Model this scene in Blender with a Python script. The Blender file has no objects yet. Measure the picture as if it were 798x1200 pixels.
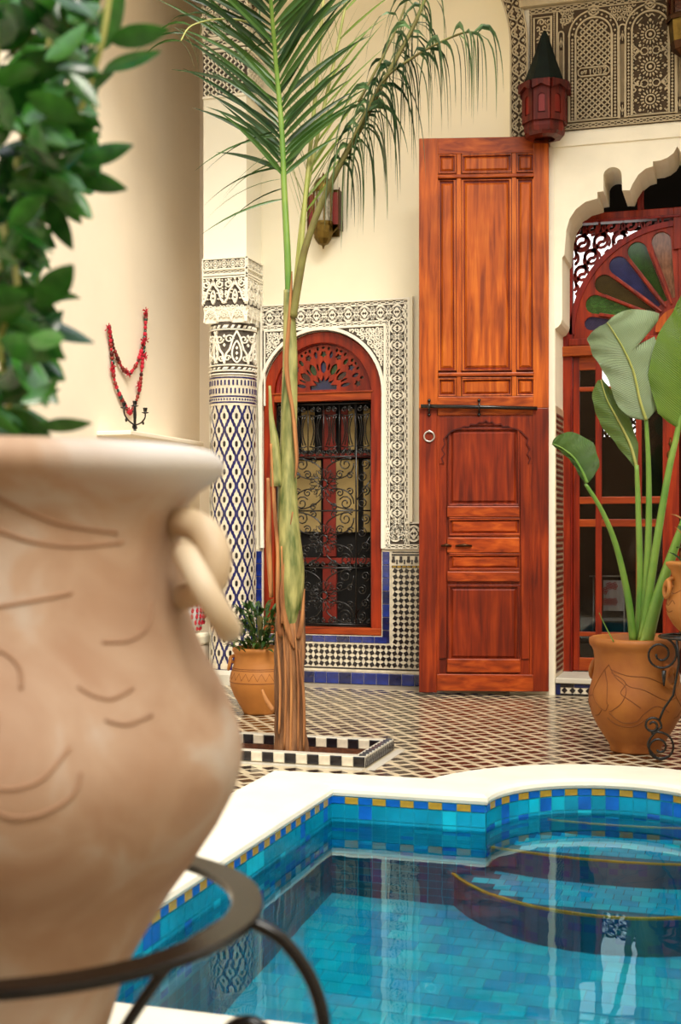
import bpy, bmesh, math, random
from mathutils import Vector, Matrix
from mathutils.geometry import tessellate_polygon
random.seed(7)
PI = math.pi
scene = bpy.context.scene
COL = scene.collection

# ---------------------------------------------------------------- camera
FPX, HOR, EYE, TH = 1520.0, 620.0, 1.05, math.radians(17)
cam_d = bpy.data.cameras.new('camera')
cam = bpy.data.objects.new('camera', cam_d); COL.objects.link(cam)
cam.location = (0, 0, EYE); cam.rotation_euler = (PI/2, 0, TH)
cam_d.sensor_fit = 'VERTICAL'; cam_d.sensor_height = 36.0; cam_d.sensor_width = 24.0
cam_d.lens = FPX/1200*36; cam_d.shift_y = (HOR-600)/1200
cam_d.clip_start = 0.05; cam_d.clip_end = 200
cam_d.dof.use_dof = True; cam_d.dof.focus_distance = 7.2; cam_d.dof.aperture_fstop = 4.2
scene.camera = cam

# ---------------------------------------------------------------- world, sun, exposure
world = bpy.data.worlds.new('sky'); scene.world = world; world.use_nodes = True
wn = world.node_tree.nodes; wl = world.node_tree.links; wn.clear()
wo = wn.new('ShaderNodeOutputWorld'); bg = wn.new('ShaderNodeBackground')
tc = wn.new('ShaderNodeTexCoord'); sp = wn.new('ShaderNodeSeparateXYZ'); rp = wn.new('ShaderNodeValToRGB')
rp.color_ramp.elements[0].color = (1.0, 0.96, 0.90, 1); rp.color_ramp.elements[1].color = (0.86, 0.93, 1.0, 1)
wl.new(tc.outputs['Generated'], sp.inputs[0]); wl.new(sp.outputs['Z'], rp.inputs[0])
wl.new(rp.outputs[0], bg.inputs[0]); wl.new(bg.outputs[0], wo.inputs[0])
bg.inputs[1].default_value = 1.55
sun_d = bpy.data.lights.new('sun', 'SUN'); sun_d.energy = 2.6; sun_d.angle = math.radians(25); sun_d.color = (1.0, 0.93, 0.80)
sun = bpy.data.objects.new('sun', sun_d); COL.objects.link(sun); sun.rotation_euler = Vector((-.42, .62, -.80)).to_track_quat('-Z', 'Y').to_euler()
scene.view_settings.view_transform = 'Standard'; scene.view_settings.look = 'None'
scene.view_settings.exposure = 0.68; scene.view_settings.gamma = 1.0
scene.view_settings.use_curve_mapping = False

# ---------------------------------------------------------------- photo pixel -> point on a real plane
RX, RY = math.cos(TH), math.sin(TH)
def ray(px, py):
    a = (px-399)/FPX
    return (RX*a-RY, RY*a+RX, (HOR-py)/FPX)
def atY(px, py, Y):
    d = ray(px, py); t = Y/d[1]; return Vector((d[0]*t, Y, EYE+d[2]*t))
def atX(px, py, X):
    d = ray(px, py); t = X/d[0]; return Vector((X, d[1]*t, EYE+d[2]*t))
def atZ(px, py, z):
    d = ray(px, py); t = (z-EYE)/d[2]; return Vector((d[0]*t, d[1]*t, z))
def atT(px, py, t):
    d = ray(px, py); return Vector((d[0]*t, d[1]*t, EYE+d[2]*t))

# ---------------------------------------------------------------- materials
def new_mat(name):
    m = bpy.data.materials.new(name); m.use_nodes = True
    return m, m.node_tree.nodes, m.node_tree.links, m.node_tree.nodes['Principled BSDF']
def pmat(name, col, rough=0.6, var=0.12, scale=8.0, bump=0.0, bscale=40.0, metallic=0.0, coat=0.0, spec=0.5, col2=None, stretch=None, detail=4.0, sub=0.0):
    m, n, l, b = new_mat(name)
    tcn = n.new('ShaderNodeTexCoord'); mp = n.new('ShaderNodeMapping'); l.new(tcn.outputs['Object'], mp.inputs[0])
    if stretch: mp.inputs['Scale'].default_value = stretch
    nz = n.new('ShaderNodeTexNoise'); nz.inputs['Scale'].default_value = scale; nz.inputs['Detail'].default_value = detail
    l.new(mp.outputs[0], nz.inputs['Vector'])
    r = n.new('ShaderNodeValToRGB'); l.new(nz.outputs['Fac'], r.inputs[0])
    c2 = col2 or tuple(min(1, c*(1+var)) for c in col); c1 = col if col2 else tuple(c*(1-var) for c in col)
    r.color_ramp.elements[0].position = 0.33; r.color_ramp.elements[1].position = 0.67
    r.color_ramp.elements[0].color = (*c1, 1); r.color_ramp.elements[1].color = (*c2, 1)
    l.new(r.outputs[0], b.inputs['Base Color'])
    b.inputs['Roughness'].default_value = rough; b.inputs['Metallic'].default_value = metallic
    b.inputs['Specular IOR Level'].default_value = spec; b.inputs['Coat Weight'].default_value = coat
    b.inputs['Coat Roughness'].default_value = 0.12
    if sub: b.inputs['Subsurface Weight'].default_value = sub
    if bump:
        n2 = n.new('ShaderNodeTexNoise'); n2.inputs['Scale'].default_value = bscale; n2.inputs['Detail'].default_value = 5
        l.new(mp.outputs[0], n2.inputs['Vector'])
        bp = n.new('ShaderNodeBump'); bp.inputs['Strength'].default_value = bump; bp.inputs['Distance'].default_value = 0.01
        l.new(n2.outputs['Fac'], bp.inputs['Height']); l.new(bp.outputs[0], b.inputs['Normal'])
    return m
def srgb(r, g, b):
    f = lambda c: (c/255/12.92) if c/255 <= .04045 else ((c/255+.055)/1.055)**2.4
    return (f(r), f(g), f(b))
M = {}
M['cream'] = pmat('cream_plaster', srgb(246, 237, 210), 0.85, 0.03, 2.0, bump=0.06, bscale=25)
M['cream_b'] = pmat('peach_plaster', srgb(247, 234, 212), 0.85, 0.04, 1.5, bump=0.05, bscale=20)
M['white'] = pmat('white_plaster', srgb(240, 232, 210), 0.75, 0.04, 5.0, bump=0.08, bscale=60)
M['stucco'] = pmat('white_stucco', srgb(246, 240, 222), 0.7, 0.05, 20.0)
M['stucco_shade'] = pmat('stucco_recess_shade', srgb(80, 72, 64), 0.9, 0.3, 30.0)  # dark colour stands in for shade in the carved recesses
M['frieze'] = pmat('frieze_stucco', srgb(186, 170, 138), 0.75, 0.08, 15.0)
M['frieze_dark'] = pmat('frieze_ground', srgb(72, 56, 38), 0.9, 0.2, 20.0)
M['frieze_mid'] = pmat('frieze_plain', srgb(132, 116, 88), 0.8, 0.1, 15.0)
M['coping'] = pmat('white_marble', srgb(240, 234, 216), 0.45, 0.05, 6.0, bump=0.05, bscale=30)
M['pier'] = pmat('lit_plaster', srgb(250, 246, 228), 0.8, 0.02, 3.0)  # paler than the walls, paints in the light on the forward pier
M['marble'] = pmat('grey_marble', srgb(190, 184, 170), 0.45, 0.08, 6.0)
M['grout'] = pmat('grout', srgb(150, 138, 120), 0.8, 0.15, 30.0)
M['t_white'] = pmat('white_glaze', srgb(214, 204, 182), 0.25, 0.14, 25.0, coat=0.2)
M['t_beige'] = pmat('beige_glaze', srgb(196, 180, 150), 0.3, 0.2, 9.0, coat=0.1)
M['t_brown'] = pmat('brown_glaze', srgb(44, 28, 20), 0.22, 0.35, 9.0, coat=0.3)
M['t_black'] = pmat('black_glaze', srgb(24, 22, 28), 0.2, 0.4, 20.0, coat=0.4)
M['t_navy'] = pmat('navy_glaze', srgb(26, 28, 84), 0.2, 0.4, 20.0, coat=0.4)
M['t_blue'] = pmat('blue_glaze', srgb(26, 44, 118), 0.12, 0.35, 14.0, coat=0.6)
M['t_blue2'] = pmat('dark_blue_glaze', srgb(18, 28, 74), 0.12, 0.35, 14.0, coat=0.6)
M['t_gold'] = pmat('ochre_glaze', srgb(176, 142, 44), 0.25, 0.2, 20.0, coat=0.3)
M['t_green'] = pmat('green_glaze', srgb(20, 60, 50), 0.25, 0.3, 20.0, coat=0.4)
M['p_blue'] = pmat('pool_cobalt', srgb(10, 96, 190), 0.25, 0.25, 12.0)
M['p_teal'] = pmat('pool_teal', srgb(0, 140, 176), 0.25, 0.25, 5.0)
for i, c in enumerate([(0, 170, 206), (0, 180, 210), (2, 164, 202), (0, 188, 212), (0, 156, 204)]):
    M['p%d' % i] = pmat('pool_turquoise', srgb(*c), 0.3, 0.12, 10.0)
M['p_shade'] = pmat('pool_shaded_teal', srgb(0, 92, 118), 0.3, 0.25, 5.0); M['p_shade_blue'] = pmat('pool_shaded_blue', srgb(6, 70, 124), 0.3, 0.25, 5.0)  # darker tile colours paint in the dim light deep under water
M['p_grout'] = pmat('pool_grout', srgb(6, 160, 190), 0.5, 0.1, 30)
def wood(name, c1, c2, c3, rough=0.42, coat=0.06, horiz=False, k=1.0):
    m, n, l, b = new_mat(name)
    tcn = n.new('ShaderNodeTexCoord'); mp = n.new('ShaderNodeMapping'); l.new(tcn.outputs['Object'], mp.inputs[0])
    mp.inputs['Scale'].default_value = (1.2, 14, 14) if horiz else (14*k, 14*k, 1.0)
    nz = n.new('ShaderNodeTexNoise'); nz.inputs['Scale'].default_value = 2.2; nz.inputs['Detail'].default_value = 6; nz.inputs['Distortion'].default_value = 0.6
    l.new(mp.outputs[0], nz.inputs['Vector'])
    n2 = n.new('ShaderNodeTexNoise'); n2.inputs['Scale'].default_value = 2.6; n2.inputs['Detail'].default_value = 3
    l.new(tcn.outputs['Object'], n2.inputs['Vector'])
    r = n.new('ShaderNodeValToRGB'); l.new(nz.outputs['Fac'], r.inputs[0])
    r.color_ramp.elements[0].position = 0.3; r.color_ramp.elements[0].color = (*c1, 1)
    r.color_ramp.elements[1].position = 0.72; r.color_ramp.elements[1].color = (*c3, 1)
    e = r.color_ramp.elements.new(0.5); e.color = (*c2, 1)
    mx = n.new('ShaderNodeMixRGB'); mx.blend_type = 'MULTIPLY'; mx.inputs[0].default_value = 0.6
    r2 = n.new('ShaderNodeValToRGB'); l.new(n2.outputs['Fac'], r2.inputs[0])
    r2.color_ramp.elements[0].position = 0.35; r2.color_ramp.elements[0].color = (0.45, 0.36, 0.3, 1)
    r2.color_ramp.elements[1].position = 0.6; r2.color_ramp.elements[1].color = (1, 1, 1, 1)
    l.new(r.outputs[0], mx.inputs[1]); l.new(r2.outputs[0], mx.inputs[2]); l.new(mx.outputs[0], b.inputs['Base Color'])
    b.inputs['Roughness'].default_value = rough; b.inputs['Coat Weight'].default_value = coat; b.inputs['Coat Roughness'].default_value = 0.2; b.inputs['Specular IOR Level'].default_value = 0.3
    bp = n.new('ShaderNodeBump'); bp.inputs['Strength'].default_value = 0.25; bp.inputs['Distance'].default_value = 0.002
    l.new(nz.outputs['Fac'], bp.inputs['Height']); l.new(bp.outputs[0], b.inputs['Normal'])
    return m
M['wood_a'] = wood('orange_wood', srgb(132, 54, 8), srgb(180, 84, 16), srgb(208, 112, 30))
M['wood_b'] = wood('red_wood', srgb(88, 22, 4), srgb(124, 38, 7), srgb(156, 58, 13))
M['wood_bh'] = wood('red_wood_cross', srgb(114, 38, 7), srgb(156, 60, 13), srgb(188, 86, 24), horiz=True)
M['wood_ah'] = wood('orange_wood_cross', srgb(120, 44, 7), srgb(162, 70, 14), srgb(194, 96, 26), horiz=True)
M['wood_d'] = wood('frame_wood', srgb(102, 22, 5), srgb(140, 38, 7), srgb(168, 54, 11))
M['wood_dk'] = wood('dark_red_wood', srgb(60, 14, 8), srgb(84, 20, 10), srgb(104, 28, 12))
M['wood_rd'] = wood('deep_red_wood', srgb(96, 18, 10), srgb(130, 26, 14), srgb(150, 36, 18))
M['iron'] = pmat('black_iron', srgb(12, 10, 10), 0.26, 0.3, 30, spec=0.5)
M['brass'] = pmat('aged_brass', srgb(104, 84, 38), 0.35, 0.3, 20, metallic=0.9)
M['brass_dk'] = pmat('dark_brass', srgb(70, 44, 24), 0.4, 0.3, 20, metallic=0.8)
M['wall_far'] = pmat('darkened_plaster', srgb(150, 118, 84), 0.85, 0.06, 2.0)  # for the unseen wall behind the camera, darkened against reflections and bounce
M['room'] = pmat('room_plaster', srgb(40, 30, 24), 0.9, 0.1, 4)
M['dark'] = pmat('interior_dark', srgb(14, 12, 11), 0.9, 0.1, 4)
M['soil'] = pmat('reddish_soil', srgb(92, 52, 30), 0.95, 0.4, 40, bump=0.8, bscale=60)
M['roof_green'] = pmat('dark_green_tile', srgb(8, 20, 14), 0.7, 0.3, 20, spec=0.2)
M['terra'] = pmat('ochre_clay', srgb(164, 100, 34), 0.6, 0.16, 5, bump=0.1, bscale=50, col2=srgb(134, 72, 20))
M['terra2'] = pmat('orange_clay', srgb(168, 106, 42), 0.6, 0.12, 5, bump=0.1, bscale=50)
M['white_metal'] = pmat('steel', srgb(200, 196, 190), 0.3, 0.1, 10, metallic=0.8)
M['cloth'] = pmat('white_cloth', srgb(206, 206, 208), 0.8, 0.06, 12)
M['cloth_red'] = pmat('red_print', srgb(186, 26, 48), 0.8, 0.1, 12)
M['cushion'] = pmat('pink_cloth', srgb(236, 190, 190), 0.9, 0.08, 12)
M['curtain'] = pmat('cream_cloth', srgb(168, 144, 92), 0.9, 0.06, 12)
M['redshut'] = pmat('painted_red', srgb(128, 28, 14), 0.5, 0.15, 12)
M['bark'] = pmat('palm_bark', srgb(78, 50, 30), 0.9, 0.5, 3, bump=1.0, bscale=8, col2=srgb(158, 110, 70), stretch=(9, 9, 1.4))
M['fibre'] = pmat('dry_sheath', srgb(116, 68, 34), 0.8, 0.3, 3, bump=0.5, bscale=10, col2=srgb(186, 128, 74), stretch=(9, 9, 1.2))
M['sheath'] = pmat('green_sheath', srgb(66, 82, 28), 0.5, 0.3, 6, bump=0.3, bscale=14, col2=srgb(164, 158, 96), stretch=(5, 5, 1.0))
M['stem_g'] = pmat('green_stem', srgb(84, 128, 44), 0.45, 0.2, 6, col2=srgb(122, 150, 60))
M['stem_y'] = pmat('yellow_stem', srgb(150, 158, 76), 0.5, 0.2, 6, col2=srgb(178, 172, 100))
M['trunk_b'] = pmat('brown_twig', srgb(96, 84, 40), 0.7, 0.2, 10, col2=srgb(124, 122, 60))
def leafmat(name, c1, c2, rough=0.35, trans=0.25, scale=12, veins=0.0, vdir=0):
    m, n, l, b = new_mat(name)
    tcn = n.new('ShaderNodeTexCoord')
    nz = n.new('ShaderNodeTexNoise'); nz.inputs['Scale'].default_value = scale; l.new(tcn.outputs['Object'], nz.inputs['Vector'])
    oi = n.new('ShaderNodeObjectInfo'); ad = n.new('ShaderNodeMath'); ad.operation = 'MULTIPLY_ADD'
    ad.inputs[1].default_value = 0.5; l.new(oi.outputs['Random'], ad.inputs[0]); 
    m2 = n.new('ShaderNodeMath'); m2.operation = 'MULTIPLY'; m2.inputs[1].default_value = 0.5; l.new(nz.outputs['Fac'], m2.inputs[0]); l.new(m2.outputs[0], ad.inputs[2])
    r = n.new('ShaderNodeValToRGB'); l.new(ad.outputs[0], r.inputs[0])
    r.color_ramp.elements[0].position = 0.25; r.color_ramp.elements[0].color = (*c1, 1)
    r.color_ramp.elements[1].position = 0.75; r.color_ramp.elements[1].color = (*c2, 1)
    l.new(r.outputs[0], b.inputs['Base Color']); b.inputs['Roughness'].default_value = rough
    tr = n.new('ShaderNodeBsdfTranslucent'); l.new(r.outputs[0], tr.inputs[0])
    mx = n.new('ShaderNodeMixShader'); mx.inputs[0].default_value = trans
    out = n['Material Output']; l.new(b.outputs[0], mx.inputs[1]); l.new(tr.outputs[0], mx.inputs[2]); l.new(mx.outputs[0], out.inputs[0])
    if veins:
        mc = n.new('ShaderNodeMixRGB'); mc.blend_type = 'MULTIPLY'; mc.inputs[0].default_value = 0.38
        uv = n.new('ShaderNodeTexCoord'); wv = n.new('ShaderNodeTexWave'); wv.inputs['Scale'].default_value = veins; wv.bands_direction = 'Y'; wv.inputs['Distortion'].default_value = 0.6
        l.new(uv.outputs['UV'], wv.inputs['Vector'])
        l.new(r.outputs[0], mc.inputs[1]); l.new(wv.outputs['Color'], mc.inputs[2]); l.new(mc.outputs[0], b.inputs['Base Color']); l.new(mc.outputs[0], tr.inputs[0])
        bp = n.new('ShaderNodeBump'); bp.inputs['Strength'].default_value = 0.7; bp.inputs['Distance'].default_value = 0.003
        l.new(wv.outputs['Fac'], bp.inputs['Height']); l.new(bp.outputs[0], b.inputs['Normal'])
    return m
M['lf_ficus'] = leafmat('ficus_leaf', srgb(14, 58, 16), srgb(64, 128, 44), 0.22, 0.2, 4)
M['lf_palm'] = leafmat('palm_leaflet', srgb(20, 50, 16), srgb(66, 104, 36), 0.35, 0.25, 3)
M['lf_palm2'] = leafmat('palm_leaflet_light', srgb(84, 120, 34), srgb(140, 162, 70), 0.45, 0.4, 3)
M['lf_palm3'] = leafmat('palm_leaflet_grey', srgb(36, 66, 40), srgb(104, 136, 86), 0.32, 0.2, 3)
M['lf_ban'] = leafmat('banana_leaf_back', srgb(112, 138, 92), srgb(146, 168, 124), 0.4, 0.25, 5, veins=24)
M['lf_ban2'] = leafmat('banana_leaf_yellow', srgb(112, 150, 40), srgb(140, 172, 58), 0.4, 0.4, 5, veins=24)  # yellow-green leaf colour
M['lf_ban3'] = leafmat('banana_leaf_dark', srgb(72, 108, 36), srgb(112, 142, 62), 0.4, 0.3, 6, veins=20)
M['lf_small'] = leafmat('small_leaf', srgb(16, 48, 14), srgb(58, 96, 30), 0.4, 0.2, 5)
M['lf_dry'] = leafmat('dry_leaf', srgb(150, 110, 60), srgb(190, 150, 90), 0.7, 0.3, 5)

def glass_mat(name, col=(1, 1, 1), rough=0.02, tint=0.85):
    m, n, l, b = new_mat(name); n.remove(b)
    out = n['Material Output']; tr = n.new('ShaderNodeBsdfTransparent'); tr.inputs[0].default_value = (*[c*tint for c in col], 1)
    gl = n.new('ShaderNodeBsdfGlossy'); gl.inputs['Roughness'].default_value = rough
    fr = n.new('ShaderNodeFresnel'); fr.inputs[0].default_value = 1.5
    mx = n.new('ShaderNodeMixShader'); l.new(fr.outputs[0], mx.inputs[0]); l.new(tr.outputs[0], mx.inputs[1]); l.new(gl.outputs[0], mx.inputs[2]); l.new(mx.outputs[0], out.inputs[0])
    return m
M['glass'] = glass_mat('clear_glass')
def cglass(name, col):
    m, n, l, b = new_mat(name)
    nz = n.new('ShaderNodeTexNoise'); nz.inputs['Scale'].default_value = 9; r = n.new('ShaderNodeValToRGB'); l.new(nz.outputs['Fac'], r.inputs[0])
    r.color_ramp.elements[0].position = .35; r.color_ramp.elements[1].position = .65
    r.color_ramp.elements[0].color = (*[c*.55 for c in col], 1); r.color_ramp.elements[1].color = (*col, 1)
    l.new(r.outputs[0], b.inputs['Base Color']); b.inputs['Roughness'].default_value = 0.08
    b.inputs['Transmission Weight'].default_value = 0.35
    return m
M['g_green'] = cglass('green_glass', srgb(70, 104, 50)); M['g_blue'] = cglass('blue_glass', srgb(40, 48, 96))
M['g_olive'] = cglass('olive_glass', srgb(70, 56, 28)); M['g_purple'] = cglass('violet_glass', srgb(62, 58, 86))
M['g_pink'] = cglass('rose_glass', srgb(166, 116, 88)); M['g_brown'] = cglass('brown_glass', srgb(80, 30, 18))
M['g_lgreen'] = cglass('bottle_glass', srgb(40, 84, 24)); M['g_clear'] = cglass('frosted_glass', srgb(214, 206, 180))
m, n, l, b = new_mat('water'); n.remove(b)
out = n['Material Output']; rf = n.new('ShaderNodeBsdfRefraction'); rf.inputs['IOR'].default_value = 1.33; rf.inputs['Roughness'].default_value = 0.0
rf.inputs['Color'].default_value = (0.90, 1.0, 1.0, 1)
gl = n.new('ShaderNodeBsdfGlossy'); gl.inputs['Roughness'].default_value = 0.0; gl.inputs['Color'].default_value = (0.62, 0.86, 0.90, 1)
fr = n.new('ShaderNodeFresnel'); fr.inputs[0].default_value = 1.33; wm = n.new('ShaderNodeMixShader')
l.new(fr.outputs[0], wm.inputs[0]); l.new(rf.outputs[0], wm.inputs[1]); l.new(gl.outputs[0], wm.inputs[2])
nz = n.new('ShaderNodeTexNoise'); nz.inputs['Scale'].default_value = 7.0; nz.inputs['Detail'].default_value = 1.5
tcn = n.new('ShaderNodeTexCoord'); l.new(tcn.outputs['Object'], nz.inputs['Vector'])
bp = n.new('ShaderNodeBump'); bp.inputs['Strength'].default_value = 0.035; bp.inputs['Distance'].default_value = 0.02
l.new(nz.outputs['Fac'], bp.inputs['Height']); l.new(bp.outputs[0], rf.inputs['Normal']); l.new(bp.outputs[0], gl.inputs['Normal']); l.new(wm.outputs[0], out.inputs[0])
M['water'] = m
def big_pot_mat():
    m, n, l, b = new_mat('weathered_clay')
    tcn = n.new('ShaderNodeTexCoord')
    nz = n.new('ShaderNodeTexNoise'); nz.inputs['Scale'].default_value = 7; nz.inputs['Detail'].default_value = 6; nz.inputs['Distortion'].default_value = 0.8; l.new(tcn.outputs['Object'], nz.inputs['Vector'])
    r = n.new('ShaderNodeValToRGB'); l.new(nz.outputs['Fac'], r.inputs[0])
    r.color_ramp.elements[0].position = 0.3; r.color_ramp.elements[0].color = (*srgb(164, 128, 100), 1)
    r.color_ramp.elements[1].position = 0.66; r.color_ramp.elements[1].color = (*srgb(188, 172, 156), 1)
    e = r.color_ramp.elements.new(0.5); e.color = (*srgb(178, 148, 122), 1)
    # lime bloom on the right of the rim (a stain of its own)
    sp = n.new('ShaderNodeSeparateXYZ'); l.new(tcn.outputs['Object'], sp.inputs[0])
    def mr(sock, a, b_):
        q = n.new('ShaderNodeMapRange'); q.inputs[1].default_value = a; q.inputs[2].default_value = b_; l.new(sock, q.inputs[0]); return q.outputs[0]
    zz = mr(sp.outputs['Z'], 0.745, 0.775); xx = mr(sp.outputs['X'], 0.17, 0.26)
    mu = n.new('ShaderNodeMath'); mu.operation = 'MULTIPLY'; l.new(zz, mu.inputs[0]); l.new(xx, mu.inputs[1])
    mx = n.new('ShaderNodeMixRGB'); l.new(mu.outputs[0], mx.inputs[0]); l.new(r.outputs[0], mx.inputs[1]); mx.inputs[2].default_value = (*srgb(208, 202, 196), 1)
    l.new(mx.outputs[0], b.inputs['Base Color']); b.inputs['Roughness'].default_value = 0.7
    n2 = n.new('ShaderNodeTexNoise'); n2.inputs['Scale'].default_value = 30; l.new(tcn.outputs['Object'], n2.inputs['Vector'])
    bp = n.new('ShaderNodeBump'); bp.inputs['Strength'].default_value = 0.25; bp.inputs['Distance'].default_value = 0.004
    l.new(n2.outputs['Fac'], bp.inputs['Height']); l.new(bp.outputs[0], b.inputs['Normal'])
    return m
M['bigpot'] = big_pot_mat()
M['groove'] = pmat('pot_incision', srgb(160, 124, 96), 0.8, 0.1, 10)
M['groove2'] = pmat('clay_incision', srgb(112, 62, 20), 0.8, 0.1, 10)
M['wood_m'] = wood('maroon_wood', srgb(58, 10, 4), srgb(86, 18, 6), srgb(112, 30, 10), rough=.6, coat=0)
M['handle'] = pmat('pale_clay', srgb(212, 194, 164), 0.55, 0.1, 8, col2=srgb(194, 168, 134))

# ---------------------------------------------------------------- mesh builder
class MB:
    def __init__(s): s.v = []; s.f = []; s.mi = []; s.uv = None
    def add(s, vs, fs, k=0):
        o = len(s.v); s.v += [tuple(p) for p in vs]; s.f += [tuple(i+o for i in f) for f in fs]; s.mi += [k]*len(fs)
    def box(s, a, b, k=0):
        x0, y0, z0 = a; x1, y1, z1 = b
        s.add([(x0, y0, z0), (x1, y0, z0), (x1, y1, z0), (x0, y1, z0), (x0, y0, z1), (x1, y0, z1), (x1, y1, z1), (x0, y1, z1)],
              [(0, 3, 2, 1), (4, 5, 6, 7), (0, 1, 5, 4), (1, 2, 6, 5), (2, 3, 7, 6), (3, 0, 4, 7)], k)
    def tube(s, pts, r, n=8, k=0, closed=False, flat=1.0):
        pts = [Vector(p) for p in pts]; N = len(pts)
        rr = r if isinstance(r, (list, tuple)) else [r]*N
        vs = []; up = None
        for i, p in enumerate(pts):
            if closed: t = pts[(i+1) % N]-pts[i-1]
            else: t = pts[min(i+1, N-1)]-pts[max(i-1, 0)]
            if t.length < 1e-9: t = Vector((0, 0, 1))
            t.normalize()
            if up is None: up = Vector((0, 0, 1)) if abs(t.z) < .9 else Vector((1, 0, 0))
            a = t.cross(up)
            if a.length < 1e-6: a = t.orthogonal()
            a.normalize(); c = a.cross(t).normalized(); up = c
            for j in range(n):
                g = 2*PI*j/n; vs.append(p+a*math.cos(g)*rr[i]+c*math.sin(g)*rr[i]*flat)
        fs = []
        for i in range(N if closed else N-1):
            for j in range(n):
                q = (i+1) % N; fs.append((i*n+j, i*n+(j+1) % n, q*n+(j+1) % n, q*n+j))
        if not closed: fs += [tuple(range(n))[::-1], tuple((N-1)*n+j for j in range(n))]
        s.add(vs, fs, k)
    def lathe(s, prof, c, n=32, k=0, ang=(0, 2*PI)):
        full = abs(ang[1]-ang[0]-2*PI) < 1e-6; vs = []; fs = []; m = n if full else n+1
        for r, z in prof:
            for j in range(m):
                g = ang[0]+(ang[1]-ang[0])*j/n; vs.append((c[0]+r*math.cos(g), c[1]+r*math.sin(g), c[2]+z))
        for i in range(len(prof)-1):
            for j in range(n):
                q = (j+1) % m; fs.append((i*m+j, i*m+q, (i+1)*m+q, (i+1)*m+j))
        s.add(vs, fs, k)
    def ell(s, c, r, n=8, m=6, k=0):
        rr = r if isinstance(r, (tuple, list)) else (r, r, r)
        vs = [(c[0], c[1], c[2]-rr[2])]; fs = []
        for i in range(1, m):
            a = -PI/2+PI*i/m
            for j in range(n):
                g = 2*PI*j/n; vs.append((c[0]+rr[0]*math.cos(a)*math.cos(g), c[1]+rr[1]*math.cos(a)*math.sin(g), c[2]+rr[2]*math.sin(a)))
        vs.append((c[0], c[1], c[2]+rr[2])); L = len(vs)-1
        for j in range(n):
            fs.append((0, 1+(j+1) % n, 1+j)); fs.append((L, 1+(m-2)*n+j, 1+(m-2)*n+(j+1) % n))
        for i in range(m-2):
            for j in range(n): fs.append((1+i*n+j, 1+i*n+(j+1) % n, 1+(i+1)*n+(j+1) % n, 1+(i+1)*n+j))
        s.add(vs, fs, k)
    # 2D shapes carried onto a surface by fr(u, v, h) -> point (h = height off the surface)
    def poly(s, pts, fr, h0, h1, k=0):
        n = len(pts); vs = [fr(u, v, h1) for u, v in pts]+[fr(u, v, h0) for u, v in pts]
        s.add(vs, [tuple(range(n))]+[(i, n+i, n+(i+1) % n, (i+1) % n) for i in range(n)], k)
    def rib(s, pts, w, fr, h0, h1, closed=False, k=0):
        N = len(pts)
        if N < 2: return
        L = []; R = []
        for i in range(N):
            if closed: a, b = pts[i-1], pts[(i+1) % N]
            else: a, b = pts[max(i-1, 0)], pts[min(i+1, N-1)]
            dx, dy = b[0]-a[0], b[1]-a[1]; q = math.hypot(dx, dy) or 1
            wi = (w[i] if isinstance(w, (list, tuple)) else w)/2
            m = 1.0
            if (closed or 0 < i < N-1):
                p = pts[i]; e1 = (p[0]-a[0], p[1]-a[1]); l1 = math.hypot(*e1) or 1
                cs = abs((e1[0]*dx+e1[1]*dy)/l1/q); m = 1/max(cs, .6)
            nx, ny = -dy/q*wi*m, dx/q*wi*m
            L.append((pts[i][0]+nx, pts[i][1]+ny)); R.append((pts[i][0]-nx, pts[i][1]-ny))
        vs = []
        for i in range(N): vs += [fr(*L[i], h0), fr(*L[i], h1), fr(*R[i], h1), fr(*R[i], h0)]
        fs = []
        for i in range(N if closed else N-1):
            a = i*4; b = ((i+1) % N)*4
            fs += [(a, b, b+1, a+1), (a+1, b+1, b+2, a+2), (a+2, b+2, b+3, a+3)]
        if not closed: fs += [(0, 1, 2, 3), ((N-1)*4+3, (N-1)*4+2, (N-1)*4+1, (N-1)*4)]
        s.add(vs, fs, k)
    def plate(s, outer, holes, fr, h0, h1, k=0):
        loops = [outer]+holes; flat = [p for lp in loops for p in lp]
        tri = tessellate_polygon([[Vector((p[0], p[1], 0)) for p in lp] for lp in loops])
        n = len(flat); vs = [fr(p[0], p[1], h1) for p in flat]+[fr(p[0], p[1], h0) for p in flat]
        fs = [tuple(t) for t in tri]+[tuple(n+i for i in t)[::-1] for t in tri]; o = 0
        for lp in loops:
            q = len(lp)
            fs += [(o+i, n+o+i, n+o+(i+1) % q, o+(i+1) % q) for i in range(q)]; o += q
        s.add(vs, fs, k)
    def build(s, name, mats, parent=None, smooth=False, bevel=0.0, kind=None, label=None, at=None, sub=0, fixn=True):
        me = bpy.data.meshes.new(name); o = bpy.data.objects.new(name, me)
        off = Vector((0, 0, 0))
        if parent is not None: off = WLOC[parent.name]
        if at is not None: off = Vector(at)
        me.from_pydata([(x-off.x, y-off.y, z-off.z) for x, y, z in s.v], [], s.f)
        if s.uv:
            ul = me.uv_layers.new()
            for lp in me.loops: ul.data[lp.index].uv = s.uv[lp.vertex_index]
        mats = mats if isinstance(mats, (list, tuple)) else [mats]
        for q in mats: me.materials.append(M[q] if isinstance(q, str) else q)
        if len(mats) > 1: me.polygons.foreach_set('material_index', s.mi)
        if smooth: me.polygons.foreach_set('use_smooth', [True]*len(me.polygons))
        if fixn and len(s.f) < 60000:
            b = bmesh.new(); b.from_mesh(me); bmesh.ops.recalc_face_normals(b, faces=b.faces); b.to_mesh(me); b.free()
        me.update()
        COL.objects.link(o)
        if bevel:
            md = o.modifiers.new('bevel', 'BEVEL'); md.width = bevel; md.segments = 2; md.limit_method = 'ANGLE'; md.angle_limit = math.radians(40)
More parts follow.
